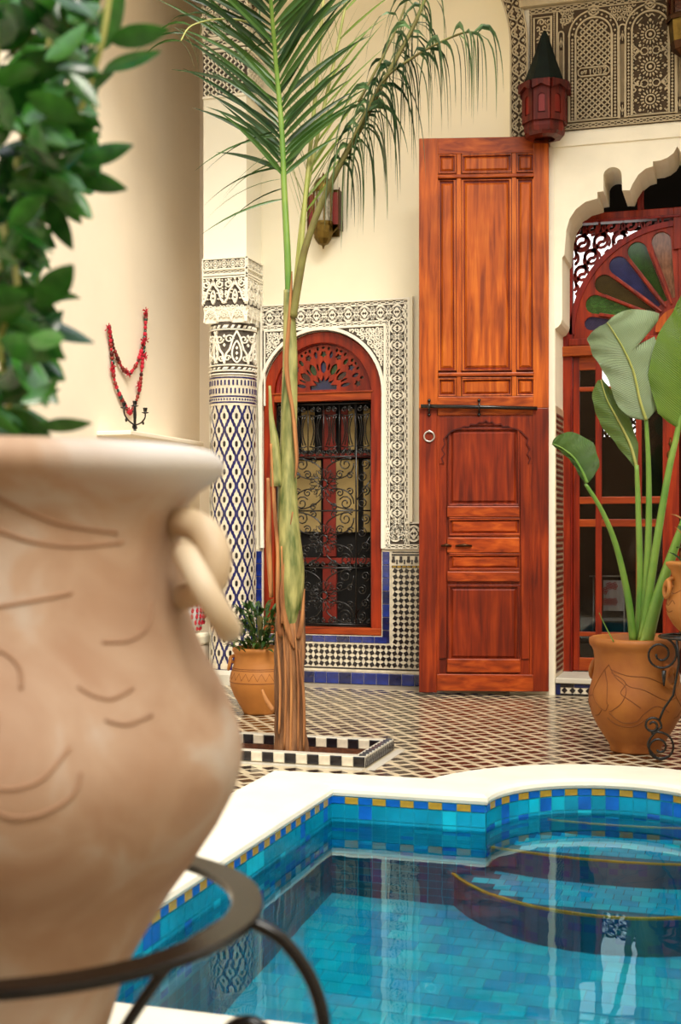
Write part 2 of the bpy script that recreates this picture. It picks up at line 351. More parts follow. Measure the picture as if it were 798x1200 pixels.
        if sub:
            md = o.modifiers.new('sub', 'SUBSURF'); md.levels = sub; md.render_levels = sub
        if parent is not None:
            o.parent = parent
            if at is not None: o.location = off-WLOC[parent.name]
        elif at is not None: o.location = off
        WLOC[o.name] = off
        if kind: o['kind'] = kind
        if label: o['label'] = label
        return o
WLOC = {}
def tag(o, label, cat, group=None, kind=None):
    o['label'] = label; o['category'] = cat
    if group: o['group'] = group
    if kind: o['kind'] = kind
    return o
def thing(name, label, cat, loc=(0, 0, 0), group=None, kind=None):
    o = bpy.data.objects.new(name, None); o.empty_display_size = 0.1; COL.objects.link(o); o.location = loc
    WLOC[o.name] = Vector(loc); return tag(o, label, cat, group, kind)
def struct(o, label=None, cat=None):
    o['kind'] = 'structure'
    if label: o['label'] = label
    if cat: o['category'] = cat
    return o
def planeY(Y): return lambda u, v, h: (u, Y-h, v)      # facing the courtyard (-Y)
def planeX(X): return lambda u, v, h: (X+h, u, v)      # facing +X
def planeZ(Z): return lambda u, v, h: (u, v, Z+h)
def cyl(cx, cy, R): return lambda u, v, h: (cx+(R+h)*math.sin(u/R), cy-(R+h)*math.cos(u/R), v)
def arc(cx, cy, r, a0, a1, n=16, ry=None):
    ry = ry or r
    return [(cx+r*math.cos(math.radians(a0+(a1-a0)*i/n)), cy+ry*math.sin(math.radians(a0+(a1-a0)*i/n))) for i in range(n+1)]
def circ(cx, cy, r, n=14, ry=None): return arc(cx, cy, r, 0, 360, n, ry)[:-1]
def spiral(cx, cy, r0, r1, a0, turns, n=18):
    return [(cx+(r0+(r1-r0)*i/n)*math.cos(math.radians(a0)+2*PI*turns*i/n), cy+(r0+(r1-r0)*i/n)*math.sin(math.radians(a0)+2*PI*turns*i/n)) for i in range(n+1)]
def bez(p0, p1, p2, p3, n=10):
    o = []
    for i in range(n+1):
        t = i/n; a = (1-t)**3; b = 3*t*(1-t)**2; c = 3*t*t*(1-t); d = t**3
        o.append(tuple(a*p0[j]+b*p1[j]+c*p2[j]+d*p3[j] for j in range(len(p0))))
    return o
def smooth_path(pts, n=6):
    P = [pts[0]]+list(pts)+[pts[-1]]; o = []
    for i in range(1, len(P)-2):
        for k in range(n):
            t = k/n
            o.append(tuple(0.5*((2*P[i][j])+(-P[i-1][j]+P[i+1][j])*t+(2*P[i-1][j]-5*P[i][j]+4*P[i+1][j]-P[i+2][j])*t*t+(-P[i-1][j]+3*P[i][j]-3*P[i+1][j]+P[i+2][j])*t**3) for j in range(len(P[i]))))
    o.append(tuple(pts[-1])); return o
def clip_convex(poly, win):
    out = poly
    for i in range(len(win)):
        ax, ay = win[i]; bx, by = win[(i+1) % len(win)]; inp = out; out = []
        if not inp: return []
        side = lambda p: (bx-ax)*(p[1]-ay)-(by-ay)*(p[0]-ax)
        for j in range(len(inp)):
            p, q = inp[j-1], inp[j]; sp_, sq = side(p), side(q)
            if (sp_ >= 0) != (sq >= 0):
                t = sp_/(sp_-sq); out.append((p[0]+(q[0]-p[0])*t, p[1]+(q[1]-p[1])*t))
            if sq >= 0: out.append(q)
    return out
# ================================================================ SETTING
YB, YF, YP, YD = 8.42, 8.22, 8.14, 8.64       # recessed wall, bay front, pillar front, doorway back
# ---- pool outlines
PX0, PX1, PY0, PY1, LX, LR, LO = -1.53, 0.62, 2.52, 4.88, -0.455, 0.46, 0.77
lobe_i = [(LX+LR*math.cos(a), PY1+LR*math.sin(a)) for a in [PI-PI*i/24 for i in range(25)]]
ao = math.asin((5.13-PY1)/LO)
lobe_o = [(LX+LO*math.cos(a), PY1+LO*math.sin(a)) for a in [PI-ao-(PI-2*ao)*i/24 for i in range(25)]]
inner = [(PX0, PY0), (PX0, PY1)]+lobe_i+[(PX1, PY1), (PX1, PY0)]
outer = [(PX0-.32, PY0-.26), (PX0-.32, 5.11)]+lobe_o+[(PX1+.32, 5.11), (PX1+.32, PY0-.26)]
PLX0, PLX1, PLY0, PLY1 = -2.36, -1.56, 5.47, 5.97
# ---- floor
mb = MB()
fo = [(-4.2, -2.7), (2.8, -2.7), (2.8, 11.2), (-4.2, 11.2)]
o_in = [(x*(1)+(LX-x)*.02, y+(3.7-y)*.02) for x, y in outer]
hole2 = [(PLX0+.03, PLY0+.03), (PLX0+.03, PLY1-.03), (PLX1-.03, PLY1-.03), (PLX1-.03, PLY0+.03)]
mb.plate(fo, [o_in, hole2], planeZ(0), -.12, -.002)
floor = struct(mb.build('floor', 'grout'), 'patterned brown and white mosaic floor of the courtyard', 'floor')
def inpoly(x, y, P):
    c = False
    for i in range(len(P)):
        x1, y1 = P[i-1]; x2, y2 = P[i]
        if (y1 > y) != (y2 > y) and x < (x2-x1)*(y-y1)/(y2-y1)+x1: c = not c
    return c
def rhomb(x, y, a, b): return [(x-a, y), (x, y-b), (x+a, y), (x, y+b)]
TX, TY = .104, .150
fz = planeZ(0)
mb = MB(); mb.plate(fo[:2]+[(2.7, 8.2), (-3.9, 8.2)], [o_in, hole2], planeZ(0), -.001, .0)
mb.build('pale_floor_mosaic', 't_beige', floor)
mbd = MB()
for j in range(0, 76):
    for i in range(0, 68):
        for o_ in (0, .5):
            x = -3.83+(i+o_)*TX; y = -2.6+(j+o_)*TY
            if y > 8.14 or x > 2.6: continue
            if PLX0-.05 < x < PLX1+.05 and PLY0-.05 < y < PLY1+.05: continue
            x += random.uniform(-.004, .004); y += random.uniform(-.006, .006); q_ = random.uniform(.9, 1.1); P = rhomb(x, y, TX*.41*q_, TY*.262*q_)
            if any(inpoly(px, py, outer) for px, py in P): continue
            mbd.poly(P, fz, -.0005, .001)
mbd.build('dark_floor_tiles', 't_brown', floor, kind='stuff')
# plain stone border under the coping edge
mb = MB(); N_ = len(outer)
mb.rib(outer+[outer[0]], .07, fz, -.002, .004); mb.build('stone_border', 'grout', floor)

# ---- coping: one rounded marble ring
mb = MB(); secs = []
sec = [(-.010, .002), (-.016, .014), (-.012, .028), (.012, .038), (.05, .041), (1, .040), (1, 0)]
for (ix, iy), (ox, oy) in zip(inner, outer):
    L = math.hypot(ox-ix, oy-iy); ux, uy = (ox-ix)/L, (oy-iy)/L
    secs.append([(ox, oy, z) if d == 1 else (ix+ux*d, iy+uy*d, z) for d, z in sec])
K = len(sec); vs = [p for s_ in secs for p in s_]; fs = []
for i in range(len(secs)):
    q = (i+1) % len(secs)
    for k in range(K-1): fs.append((i*K+k, q*K+k, q*K+k+1, i*K+k+1))
mb.add(vs, fs); cop = mb.build('pool_coping', 'coping', smooth=False)
struct(cop, 'broad white marble coping around the pool', 'coping')
# ---- pool basin
WZ, BZ = -.10, -1.07
mb = MB()
for i in range(len(inner)):
    a, b = inner[i], inner[(i+1) % len(inner)]
    mb.add([(a[0], a[1], 0.02), (b[0], b[1], 0.02), (b[0], b[1], BZ-.02), (a[0], a[1], BZ-.02)], [(0, 1, 2, 3)])
mb.plate(inner, [], planeZ(BZ), -.02, 0)
basin = struct(mb.build('pool_basin', 'p_grout', fixn=False), 'turquoise tiled pool basin sunk in the courtyard floor', 'pool')
# wall tiles: rows of squares following the outline; the top row alternates ochre and cobalt, each tile its own part
tile_cache = {}
def tile_obj(name, sx, sy, th, mat, loc, rot, parent, jit=0):
    key = (round(sx, 4), round(sy, 4), th, mat)
    if key not in tile_cache:
        me = bpy.data.meshes.new(name); c = min(sx, sy)*.06; x, y = sx/2, sy/2
        v = [(-x, -y, 0), (x, -y, 0), (x, y, 0), (-x, y, 0), (-x, -y, th*.6), (x, -y, th*.6), (x, y, th*.6), (-x, y, th*.6), (-x+c, -y+c, th), (x-c, -y+c, th), (x-c, y-c, th), (-x+c, y-c, th)]
        f = [(0, 1, 5, 4), (1, 2, 6, 5), (2, 3, 7, 6), (3, 0, 4, 7), (4, 5, 9, 8), (5, 6, 10, 9), (6, 7, 11, 10), (7, 4, 8, 11), (8, 9, 10, 11)]
        me.from_pydata(v, [], f); me.materials.append(M[mat]); tile_cache[key] = me
    o = bpy.data.objects.new(name, tile_cache[key]); COL.objects.link(o); o.parent = parent
    o.location = Vector(loc)-WLOC[parent.name]; o.rotation_euler = rot
    if jit: o.rotation_euler[0] += random.uniform(-jit, jit); o.rotation_euler[1] += random.uniform(-jit, jit)
    return o
def outline_stations(pts, step):
    out = []
    for i in range(len(pts)-1):
        a, b = Vector((*pts[i], 0)), Vector((*pts[i+1], 0)); out.append((a, b))
    L = sum((b-a).length for a, b in out); n = max(1, round(L/step)); res = []
    def at(s):
        for a, b in out:
            l_ = (b-a).length
            if s <= l_+1e-9: return a+(b-a)*(s/l_), (b-a).normalized()
            s -= l_
        return out[-1][1], (out[-1][1]-out[-1][0]).normalized()
    for i in range(n): p, d = at(L*(i+.5)/n); res.append((p, d, L/n))
    return res
runs = [[(PX0, PY0), (PX0, PY1)], [(PX0, PY1), (LX-LR, PY1)], lobe_i, [(LX+LR, PY1), (PX1, PY1)]]
mbs = MB(); cnt = 0
for run in runs:
    for k, (p, d, L) in enumerate(outline_stations(run, .0555)):
        nrm = Vector((d.y, -d.x, 0)); rz = math.atan2(-nrm.x, nrm.y)+PI   # inward normal
        ang = math.atan2(nrm.y, nrm.x)
        q = p+nrm*.001
        tile_obj('band_tile', L*.95, .026, .004, 't_gold' if k % 2 else 'p_blue', (q.x, q.y, -.016), (PI/2, 0, ang+PI/2), basin)
        for r in range(9):
            z = -.032-.0555*(r+.5)*1.0; kk = random.choice((0, 0, 0, 0, 0, 0, 1, 2))
            a_, b_ = p-d*L*.47+nrm*.003, p+d*L*.47+nrm*.003
            z0, z1 = z-.026, z+.026
            mbs.add([(a_.x, a_.y, z0), (b_.x, b_.y, z0), (b_.x, b_.y, z1), (a_.x, a_.y, z1)], [(0, 1, 2, 3)], kk)
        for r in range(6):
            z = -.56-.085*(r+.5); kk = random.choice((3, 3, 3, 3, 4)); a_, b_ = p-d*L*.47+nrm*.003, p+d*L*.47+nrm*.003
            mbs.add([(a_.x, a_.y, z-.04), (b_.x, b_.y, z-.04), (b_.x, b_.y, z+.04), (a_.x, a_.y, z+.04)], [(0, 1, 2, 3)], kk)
mbs.build('wall_tiles', ['p_teal', 'p1', 'p_blue', 'p_shade', 'p_shade_blue'], basin, kind='stuff', fixn=False)
# pool floor tiles in staggered rows: nearest in view as parts, the rest joined
cands = []
s_ = .082
for j in range(60):
    for i in range(60):
        x = PX0+.04+(i+(.5 if j % 2 else 0))*s_; y = PY0+.04+j*s_
        if x > PX1-.04 or y > PY1-.03: continue
        vx = x*RX+y*RY; vt = -x*RY+y*RX
        cands.append((math.hypot(x+.55, y-3.3), x, y))
cands.sort(); mbs = MB()
for n_, (dd, x, y) in enumerate(cands):
    mt = 'p%d' % random.randrange(5)
    if n_ < 290: tile_obj('pool_floor_tile', s_*.96, s_*.96, .004, mt, (x, y, BZ), (0, 0, 0), basin, .01)
    else: mbs.poly([(x-s_*.48, y-s_*.48), (x+s_*.48, y-s_*.48), (x+s_*.48, y+s_*.48), (x-s_*.48, y+s_*.48)], planeZ(BZ), 0, .004, int(mt[1]))
mbs.build('pool_floor_tiles', ['p0', 'p1', 'p2', 'p3', 'p4'], basin, kind='stuff')
# steps in the lobe
def step(z, cy, R, hw, zb, name, lab):
    a = math.asin(hw/R); front = [(LX+R*math.sin(-a+2*a*i/26), cy-R*math.cos(-a+2*a*i/26)) for i in range(27)]
    back = [(x, y) for x, y in lobe_i[::-1] if y > front[0][1]+.005]
    P = front+[(LX+LR-.002, PY1-.001)]*(hw > LR)+back+[(LX-LR+.002, PY1-.001)]*(hw > LR)
    m_ = MB(); m_.poly(P, planeZ(z), zb-z, 0); t = m_.build(name, 'p_shade')
    struct(t, lab, 'pool step')
    m_ = MB(); m_.rib([(x, y-.002) for x, y in front], .014, planeZ(z), -.018, .005); m_.build('edge_trim', 't_gold', t)
    m_ = MB(); win = P[:]; g = .062
    ch = [p for p in P]
    for j in range(-2, 22):
        for i in range(-14, 15):
            x = LX+(i+(.5 if j % 2 else 0))*g; y = cy-R+j*g
            q = [(x, y), (x+g*.95, y), (x+g*.95, y+g*.95), (x, y+g*.95)]
            if all(inpoly(u, v, P) for u, v in q): m_.poly(q, planeZ(z), 0, .003, random.randrange(5))
    m_.build('tread_tiles', ['p0', 'p1', 'p2', 'p3', 'p4'], t, kind='stuff')
    m_ = MB()
    for i in range(26):
        a_, b_ = front[i], front[i+1]
        for r in range(int((z-zb)/.08)):
            z1 = z-.02-r*.08; k_ = random.randrange(3); m_.add([(a_[0]+.002, a_[1]-.003, z1), (b_[0]-.002, b_[1]-.003, z1), (b_[0]-.002, b_[1]-.003, z1-.075), (a_[0]+.002, a_[1]-.003, z1-.075)], [(0, 1, 2, 3)], k_)
    m_.build('riser_tiles', ['p_shade', 'p_shade_blue', 'p_shade'], t, kind='stuff', fixn=False)
    return t
step(-.70, 5.213, .673, .585, BZ, 'pool_step', 'lowest and widest curved turquoise step under the water')
step(-.385, 5.213+1.0, 1.335, .452, -.70, 'pool_step', 'middle curved turquoise step with an ochre edge')
step(-.185, 5.225+1.3, 1.30, .30, -.385, 'pool_step', 'topmost narrow step just below the water surface')
mb = MB()
tri = tessellate_polygon([[Vector((x, y, 0)) for x, y in inner]])
mb.add([(x, y, WZ) for x, y in inner], [tuple(t) for t in tri])
w = mb.build('pool_water', 'water'); tag(w, 'clear still water filling the turquoise courtyard pool', 'water', kind='stuff')
for p in w.data.polygons:
    if p.normal.z < 0: p.flip()

# ================================================================ walls
def wall_hole(mb, x0, x1, z0, z1, prof, zb, fr, d):
    """face with an opening: prof = left-to-right points of the opening's head; zb = foot of the opening; d = depth of its reveals"""
    a, b = prof[0], prof[-1]; F = lambda u, v, h=0: fr(u, v, h)
    def q(u0, v0, u1, v1): mb.add([F(u0, v0), F(u1, v0), F(u1, v1), F(u0, v1)], [(0, 1, 2, 3)])
    q(x0, z0, a[0], z1); q(b[0], z0, x1, z1)
    if zb > z0: q(a[0], z0, b[0], zb)
    for p, r in zip(prof, prof[1:]):
        if abs(p[0]-r[0]) > 1e-6: mb.add([F(*p), F(*r), F(r[0], z1), F(p[0], z1)], [(0, 1, 2, 3)])
    P = [(a[0], zb)]+list(prof)+[(b[0], zb)]
    for p, r in zip(P, P[1:]): mb.add([F(*p), F(*r), F(*r, -d), F(*p, -d)], [(0, 1, 2, 3)])
    if zb > z0: mb.add([F(a[0], zb), F(b[0], zb), F(b[0], zb, -d), F(a[0], zb, -d)], [(0, 1, 2, 3)])
TOP = 6.6
# recessed wall with the arched window
WX0, WX1, WZ0, WSP = -3.135, -2.283, .33, 1.965
WC, WR = (WX0+WX1)/2, (WX1-WX0)/2
head = [(WC+WR*math.cos(a), WSP+WR*1.02*math.sin(a)) for a in [PI-PI*i/28 for i in range(29)]]
mb = MB(); wall_hole(mb, -3.47, -1.2, 0, TOP, head, WZ0, planeY(YB), .24)
wb = struct(mb.build('wall_back', 'cream', fixn=False), 'cream plastered courtyard wall behind the palm', 'wall')
mb = MB(); mb.box((-3.9, 9.1, 0), (-3.2, 9.2, TOP)); mb.box((-3.47, 8.44, 0), (-3.36, 9.1, TOP)); struct(mb.build('wall_alcove', 'cream_b'), 'peach plastered back of the recess left of the pillar', 'wall')
# bay front: blind arch opening + multifoil doorway opening, Y = YF
ARX0, ARX1, ASP = -3.22, -1.385, 4.10
AC, AR = (ARX0+ARX1)/2, (ARX1-ARX0)/2
ahead = [(AC+AR*math.cos(a), ASP+AR*1.0*math.sin(a)) for a in [PI-PI*i/40 for i in range(41)]]
mb = MB(); wall_hole(mb, -3.45, -1.262, 0, TOP, ahead, 0, planeY(YF), .20)
struct(mb.build('wall_arch', 'white', fixn=False), 'plastered wall pierced by the tall blind arch above the palm', 'wall')
half = [(-1.098, 2.315), (-1.078, 2.325), (-1.062, 2.345), (-1.054, 2.37), (-1.054, 2.76), (-1.040, 2.775), (-1.034, 2.85), (-1.028, 2.93), (-1.008, 3.0), (-.967, 3.06), (-.909, 3.10), (-.835, 3.116), (-.835, 3.156), (-.798, 3.159), (-.798, 3.262)]
half += [(-.7425+.0555*math.cos(a), 3.255+.05*math.sin(a)) for a in [PI-PI*i/10 for i in range(1, 10)]]
half += [(-.686, 3.255), (-.683, 3.155), (-.636, 3.152), (-.62, 3.19), (-.585, 3.245), (-.54, 3.279), (-.497, 3.289), (-.497, 3.32), (-.45, 3.322), (-.41, 3.335), (-.375, 3.36), (-.351, 3.40)]
prof = half+[(-.702-x, z) for x, z in half[::-1][1:]]
mb = MB(); wall_hole(mb, -1.262, 2.7, 0, TOP, prof, 0, planeY(YF), .42)
bay = struct(mb.build('wall_bay', 'white', fixn=False), 'white plastered bay with the lobed doorway arch', 'wall')
# raised plain frame round the doorway arch
mb = MB(); f_ = planeY(YF)
mb.poly([(-1.13, 3.455), (.45, 3.455), (.45, 3.535), (-1.13, 3.535)], f_, 0, .012)
mb.poly([(-1.137, .0), (-1.100, .0), (-1.100, 3.455), (-1.137, 3.455)], f_, 0, .012)
mb.build('raised_band', 'white', bay, bevel=.003)
# jamb tiles below the impost
mb = MB(); fx = planeX(-1.098)
mb.poly([(YF+.01, .12), (YD-.02, .12), (YD-.02, 1.83), (YF+.01, 1.83)], fx, 0, .004); mb.build('jamb_ground', 't_beige', bay)
mb = MB()
for j in range(46):
    for i in range(10):
        y, z = YF+.03+i*.038, .15+j*.036
        mb.poly(rhomb(y+(.019 if j % 2 else 0), z, .017, .017) if y < YD-.06 else [], fx, .004, .006) if y < YD-.06 else None
mb.build('jamb_tiles', 't_brown', bay, kind='stuff')
# left wall, gallery underside, far sides of the courtyard (close the light well)
mb = MB(); mb.box((-4.1, -2.7, 0), (-3.9, 9.2, TOP)); wl_ = struct(mb.build('wall_left', 'cream_b'), 'peach plastered side wall with a garland', 'wall')
mb = MB(); mb.box((2.6, -2.7, 0), (2.8, 8.4, TOP)); struct(mb.build('wall_right', 'cream_b'), 'plain plastered wall out of frame on the right', 'wall')
mb = MB(); mb.box((-4.1, -2.9, 0), (2.8, -2.7, 5.2)); struct(mb.build('wall_front', 'wall_far'), 'plain plastered wall behind the viewer, darkened to cut bounce light', 'wall')
mb = MB(); mb.box((-3.9, 6.6, 4.92), (2.6, 8.22, 5.08)); mb.box((-3.9, 8.22, 5.0), (-3.1, 9.1, 5.1)); struct(mb.build('ceiling', 'cream_b'), 'plain underside of the gallery above the frame', 'ceiling')
# rooms behind window and doorway
def room(x0, x1, y0, y1, z0, z1, name, lab, hole=None):
    m_ = MB()
    for a, b in (((x0, y0), (x0, y1)), ((x1, y1), (x1, y0))):
        m_.add([(*a, z0), (*b, z0), (*b, z1), (*a, z1)], [(0, 1, 2, 3)])
    m_.add([(x0, y0, z0), (x1, y0, z0), (x1, y1, z0), (x0, y1, z0)], [(0, 1, 2, 3)])
    m_.add([(x0, y0, z1), (x1, y0, z1), (x1, y1, z1), (x0, y1, z1)], [(0, 1, 2, 3)])
    if hole:
        hx0, hx1, hz0, hz1 = hole
        for a, b, c, d in ((x0, hx0, z0, z1), (hx1, x1, z0, z1), (hx0, hx1, z0, hz0), (hx0, hx1, hz1, z1)):
            m_.add([(a, y1, c), (b, y1, c), (b, y1, d), (a, y1, d)], [(0, 1, 2, 3)])
    else: m_.add([(x0, y1, z0), (x1, y1, z0), (x1, y1, z1), (x0, y1, z1)], [(0, 1, 2, 3)])
    return struct(m_.build(name, 'room', fixn=False), lab, 'room wall')
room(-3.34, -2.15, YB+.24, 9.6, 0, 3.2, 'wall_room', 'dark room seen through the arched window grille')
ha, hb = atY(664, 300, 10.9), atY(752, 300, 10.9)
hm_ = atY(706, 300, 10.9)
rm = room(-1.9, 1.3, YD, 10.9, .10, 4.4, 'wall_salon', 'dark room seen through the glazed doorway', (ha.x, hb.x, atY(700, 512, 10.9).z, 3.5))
mb = MB(); fr = planeY(10.88)
zb_ = atY(700, 512, 10.9).z
for i in range(7):
    for j in range(14):
        cx, cz = ha.x+.05+i*.105, zb_+.03+j*.11
        if cz < zb_+.28: mb.rib(circ(cx, cz, .045, 10), .02, fr, 0, .02, closed=True); mb.rib([(cx-.05, cz-.05), (cx+.05, cz+.05)], .016, fr, 0, .02)
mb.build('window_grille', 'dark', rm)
mb = MB(); mb.box((ha.x-.02, 10.84, zb_-.02), (hm_.x, 10.88, 2.52)); mb.build('sky_blocker', 'dark', rm)  # added panel, keeps bright sky out of the left door pane

# threshold step of the doorway
mb = MB(); mb.box((-1.096, YF+.012, 0), (.394, YD+.1, .075)); ts = struct(mb.build('trim_threshold', 't_white'), 'tiled step under the glazed doorway, marble on top', 'doorstep')
mb = MB(); mb.box((-1.096, YF-.005, .078), (.394, YD+.1, .112)); mb.build('marble_tread', 'marble', ts, bevel=.006)
for k in range(13):
    tile_obj('riser_tile', .054*2-.002, .022, .004, 't_blue2' if k % 3 else 't_black', (-1.035+.108*k, YF+.011, .064), (PI/2, 0, 0), ts)
    tile_obj('riser_tile', .106, .012, .004, 't_black', (-1.035+.108*k, YF+.011, .008), (PI/2, 0, 0), ts)
for k in range(26):
    o = tile_obj('riser_diamond', .027, .027, .004, 't_black', (-1.04+.050*k, YF+.011, .034), (PI/2, -PI/4, 0), ts)
tile_obj('riser_tile', .03, .07, .005, 't_blue2', (-1.08, YF+.011, .04), (PI/2, 0, 0), ts)

# ================================================================ carved stucco round the window
def local(fr, p0, p1):
    dx, dy = p1[0]-p0[0], p1[1]-p0[1]; L = math.hypot(dx, dy); dx /= L; dy /= L
    return (lambda s, t, h: fr(p0[0]+dx*s-dy*t, p0[1]+dy*s+dx*t, h)), L
def band_chain(mb, fr, p0, p1, w, h=.008, k=1.9, lw=.006):
    f, L = local(fr, p0, p1); n = max(1, round(L/(w*k))); c = L/n
    mb.rib([(0, w/2), (L, w/2)], lw, f, 0, h); mb.rib([(0, -w/2), (L, -w/2)], lw, f, 0, h)
    for i in range(n):
        s = i*c; e = w*.26
        mb.rib([(s+.1*c, 0), (s+.28*c, e), (s+.72*c, e), (s+.9*c, 0), (s+.72*c, -e), (s+.28*c, -e)], lw*.8, f, 0, h, closed=True)
        mb.poly(rhomb(s, 0, .09*c, w*.16), f, 0, h)
def band_arab(mb, fr, p0, p1, w, h=.010, k=1.15, lw=.0105):
    f, L = local(fr, p0, p1); n = max(1, round(L/(w*k))); c = L/n
    for i in range(n):
        s = i*c; m = s+c/2; a = w*.46
        for sg in (1, -1):
            mb.rib(bez((s, 0), (s+.22*c, sg*.08*w), (s+.22*c, sg*a), (m, sg*a), 6)+bez((m, sg*a), (s+.78*c, sg*a), (s+.78*c, sg*.08*w), (s+c, 0), 6)[1:], lw, f, 0, h)
            mb.rib(spiral(s+.04*c, sg*.30*w, w*.15, w*.03, 90*sg if sg > 0 else -90, .95*sg, 9), lw*.8, f, 0, h)
            mb.rib(spiral(s+.96*c, sg*.30*w, w*.15, w*.03, 90*sg if sg > 0 else -90, -.95*sg, 9), lw*.8, f, 0, h)
            mb.rib(bez((m-.2*c, 0), (m-.12*c, sg*.14*w), (m-.04*c, sg*.2*w), (m, sg*.34*w), 5), lw*.8, f, 0, h)
            mb.rib(bez((m+.2*c, 0), (m+.12*c, sg*.14*w), (m+.04*c, sg*.2*w), (m, sg*.34*w), 5), lw*.8, f, 0, h)
            mb.poly([(m, sg*.02*w), (m+.06*c, sg*.12*w), (m, sg*.24*w), (m-.06*c, sg*.12*w)], f, 0, h)
            mb.poly(rhomb(s+.24*c, sg*.33*w, .035*c, .05*w), f, 0, h)
            mb.poly(rhomb(s+.76*c, sg*.33*w, .035*c, .05*w), f, 0, h)
            mb.poly(rhomb(s, sg*.12*w, .05*c, .06*w), f, 0, h)
            mb.rib(spiral(m-.27*c, sg*.18*w, w*.07, w*.02, 0, sg, 7), lw*.6, f, 0, h); mb.rib(spiral(m+.27*c, sg*.18*w, w*.07, w*.02, 180, -sg, 7), lw*.6, f, 0, h)
            mb.poly(rhomb(s, sg*.44*w, .10*c, .04*w), f, 0, h); mb.poly(rhomb(m-.12*c, sg*.36*w, .03*c, .05*w), f, 0, h); mb.poly(rhomb(m+.12*c, sg*.36*w, .03*c, .05*w), f, 0, h)
def fill_scroll(mb, fr, inside, x0, x1, z0, z1, g, h=.009, lw=.0075, seed=3):
    rnd = random.Random(seed); j = 0; z = z0+g/2
    while z < z1:
        x = x0+g/2+(g/2 if j % 2 else 0)
        while x < x1:
            if inside(x, z):
                a0 = rnd.uniform(0, 360); sg = rnd.choice((1, -1))
                P = [p for p in spiral(x, z, g*.52, g*.1, a0, 1.25*sg, 14)]
                Q = []
                for p in P:
                    if inside(*p): Q.append(p)
                    else:
                        if len(Q) > 2: mb.rib(Q, lw, fr, 0, h)
                        Q = []
                if len(Q) > 2: mb.rib(Q, lw, fr, 0, h)
                b = (x+g*.5*math.cos(a0), z+g*.5*math.sin(a0))
                if inside(*b): mb.poly(rhomb(*b, g*.09, g*.14), fr, 0, h)
            x += g
        z += g*.8; j += 1
SX0, SX1, SZT = -3.135, -2.088, 2.592
f_ = planeY(YB)
mb = MB()
prof2 = [(x, z) for x, z in head]
mb2 = MB(); wall_hole(mb2, SX0-.012, SX1, .914, SZT, prof2, .914, lambda u, v, h: (u, YB-.012-h, v), .012)
mb2.add([f_(SX0-.012, SZT, .012), f_(SX1, SZT, .012), f_(SX1, SZT, 0), f_(SX0-.012, SZT, 0)], [(0, 1, 2, 3)])
mb2.add([f_(SX1, .914, .012), f_(SX1, SZT, .012), f_(SX1, SZT, 0), f_(SX1, .914, 0)], [(0, 1, 2, 3)])
tw = struct(mb2.build('trim_window', 'stucco_shade', fixn=False), 'carved white stucco surround of the arched window', 'carved surround')
mb2 = MB(); mb2.poly([(SX1, .914), (-1.86, .914), (-1.86, 1.09), (SX1, 1.09)], f_, 0, .012); mb2.build('foot_ground', 'stucco_shade', tw)
g_ = lambda u, v, h: (u, YB-.012-h, v)
BW = .100                                        # main band width
zt = SZT-.004
# outer chain, main band, inner chain on top; the same down the right side; chain down the left edge
for (p0, p1, w_, kind) in [
        ((SX0, zt-.018), (SX1, zt-.018), .028, 'c'), ((SX0, zt-.086), (SX1-.03, zt-.086), BW, 'a'), ((SX0, zt-.152), (SX1-.15, zt-.152), .026, 'c'),
        ((SX1-.018, .95), (SX1-.018, zt-.03), .028, 'c'), ((SX1-.084, .99), (SX1-.084, zt-.14), .098, 'a'), ((SX1-.150, .93), (SX1-.150, zt-.14), .024, 'c')]:
    (band_chain if kind == 'c' else band_arab)(mb, g_, p0, p1, w_)
band_arab(mb, g_, (SX1-.16, 1.02), (-1.87, 1.02), .11); band_chain(mb, g_, (SX1-.19, .932), (-1.87, .932), .026)
mb.rib([(SX1-.03, 1.092), (-1.87, 1.092)], .012, g_, 0, .014)
mb.rib([(SX0-.004, .92), (SX0-.004, SZT-.004), (SX1-.004, SZT-.004), (SX1-.004, 1.09)], .012, g_, 0, .016)
# white moulding that follows the opening, plain fillets
mb.rib([(WX1+.012, .92)]+[(WC+(WR+.016)*math.cos(a), WSP+(WR*1.02+.016)*math.sin(a)) for a in [PI*i/28 for i in range(29)]]+[(WX0+.004, .92)], .022, g_, 0, .018)
SZI = SZT-.176; SI1 = SX1-.170
mb.rib([(SX0+.02, 1.9), (SX0+.02, SZI), (SI1, SZI), (SI1, .92)], .010, g_, 0, .014)
def insp(x, z):
    if not (SX0+.03 < x < SI1-.012 and 2.0 < z < SZI-.012): return False
    return math.hypot((x-WC)/(WR+.036), (z-WSP)/(WR*1.02+.036)) > 1
fill_scroll(mb, g_, insp, SX0, SI1, 2.0, SZI, .036, lw=.008)
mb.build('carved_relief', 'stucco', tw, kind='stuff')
mb = MB(); mb.box((SX1-.001, YB-.026, 1.09), (SX1+.022, YB, SZT+.01)); mb.build('edge_bead', 'cream', tw)

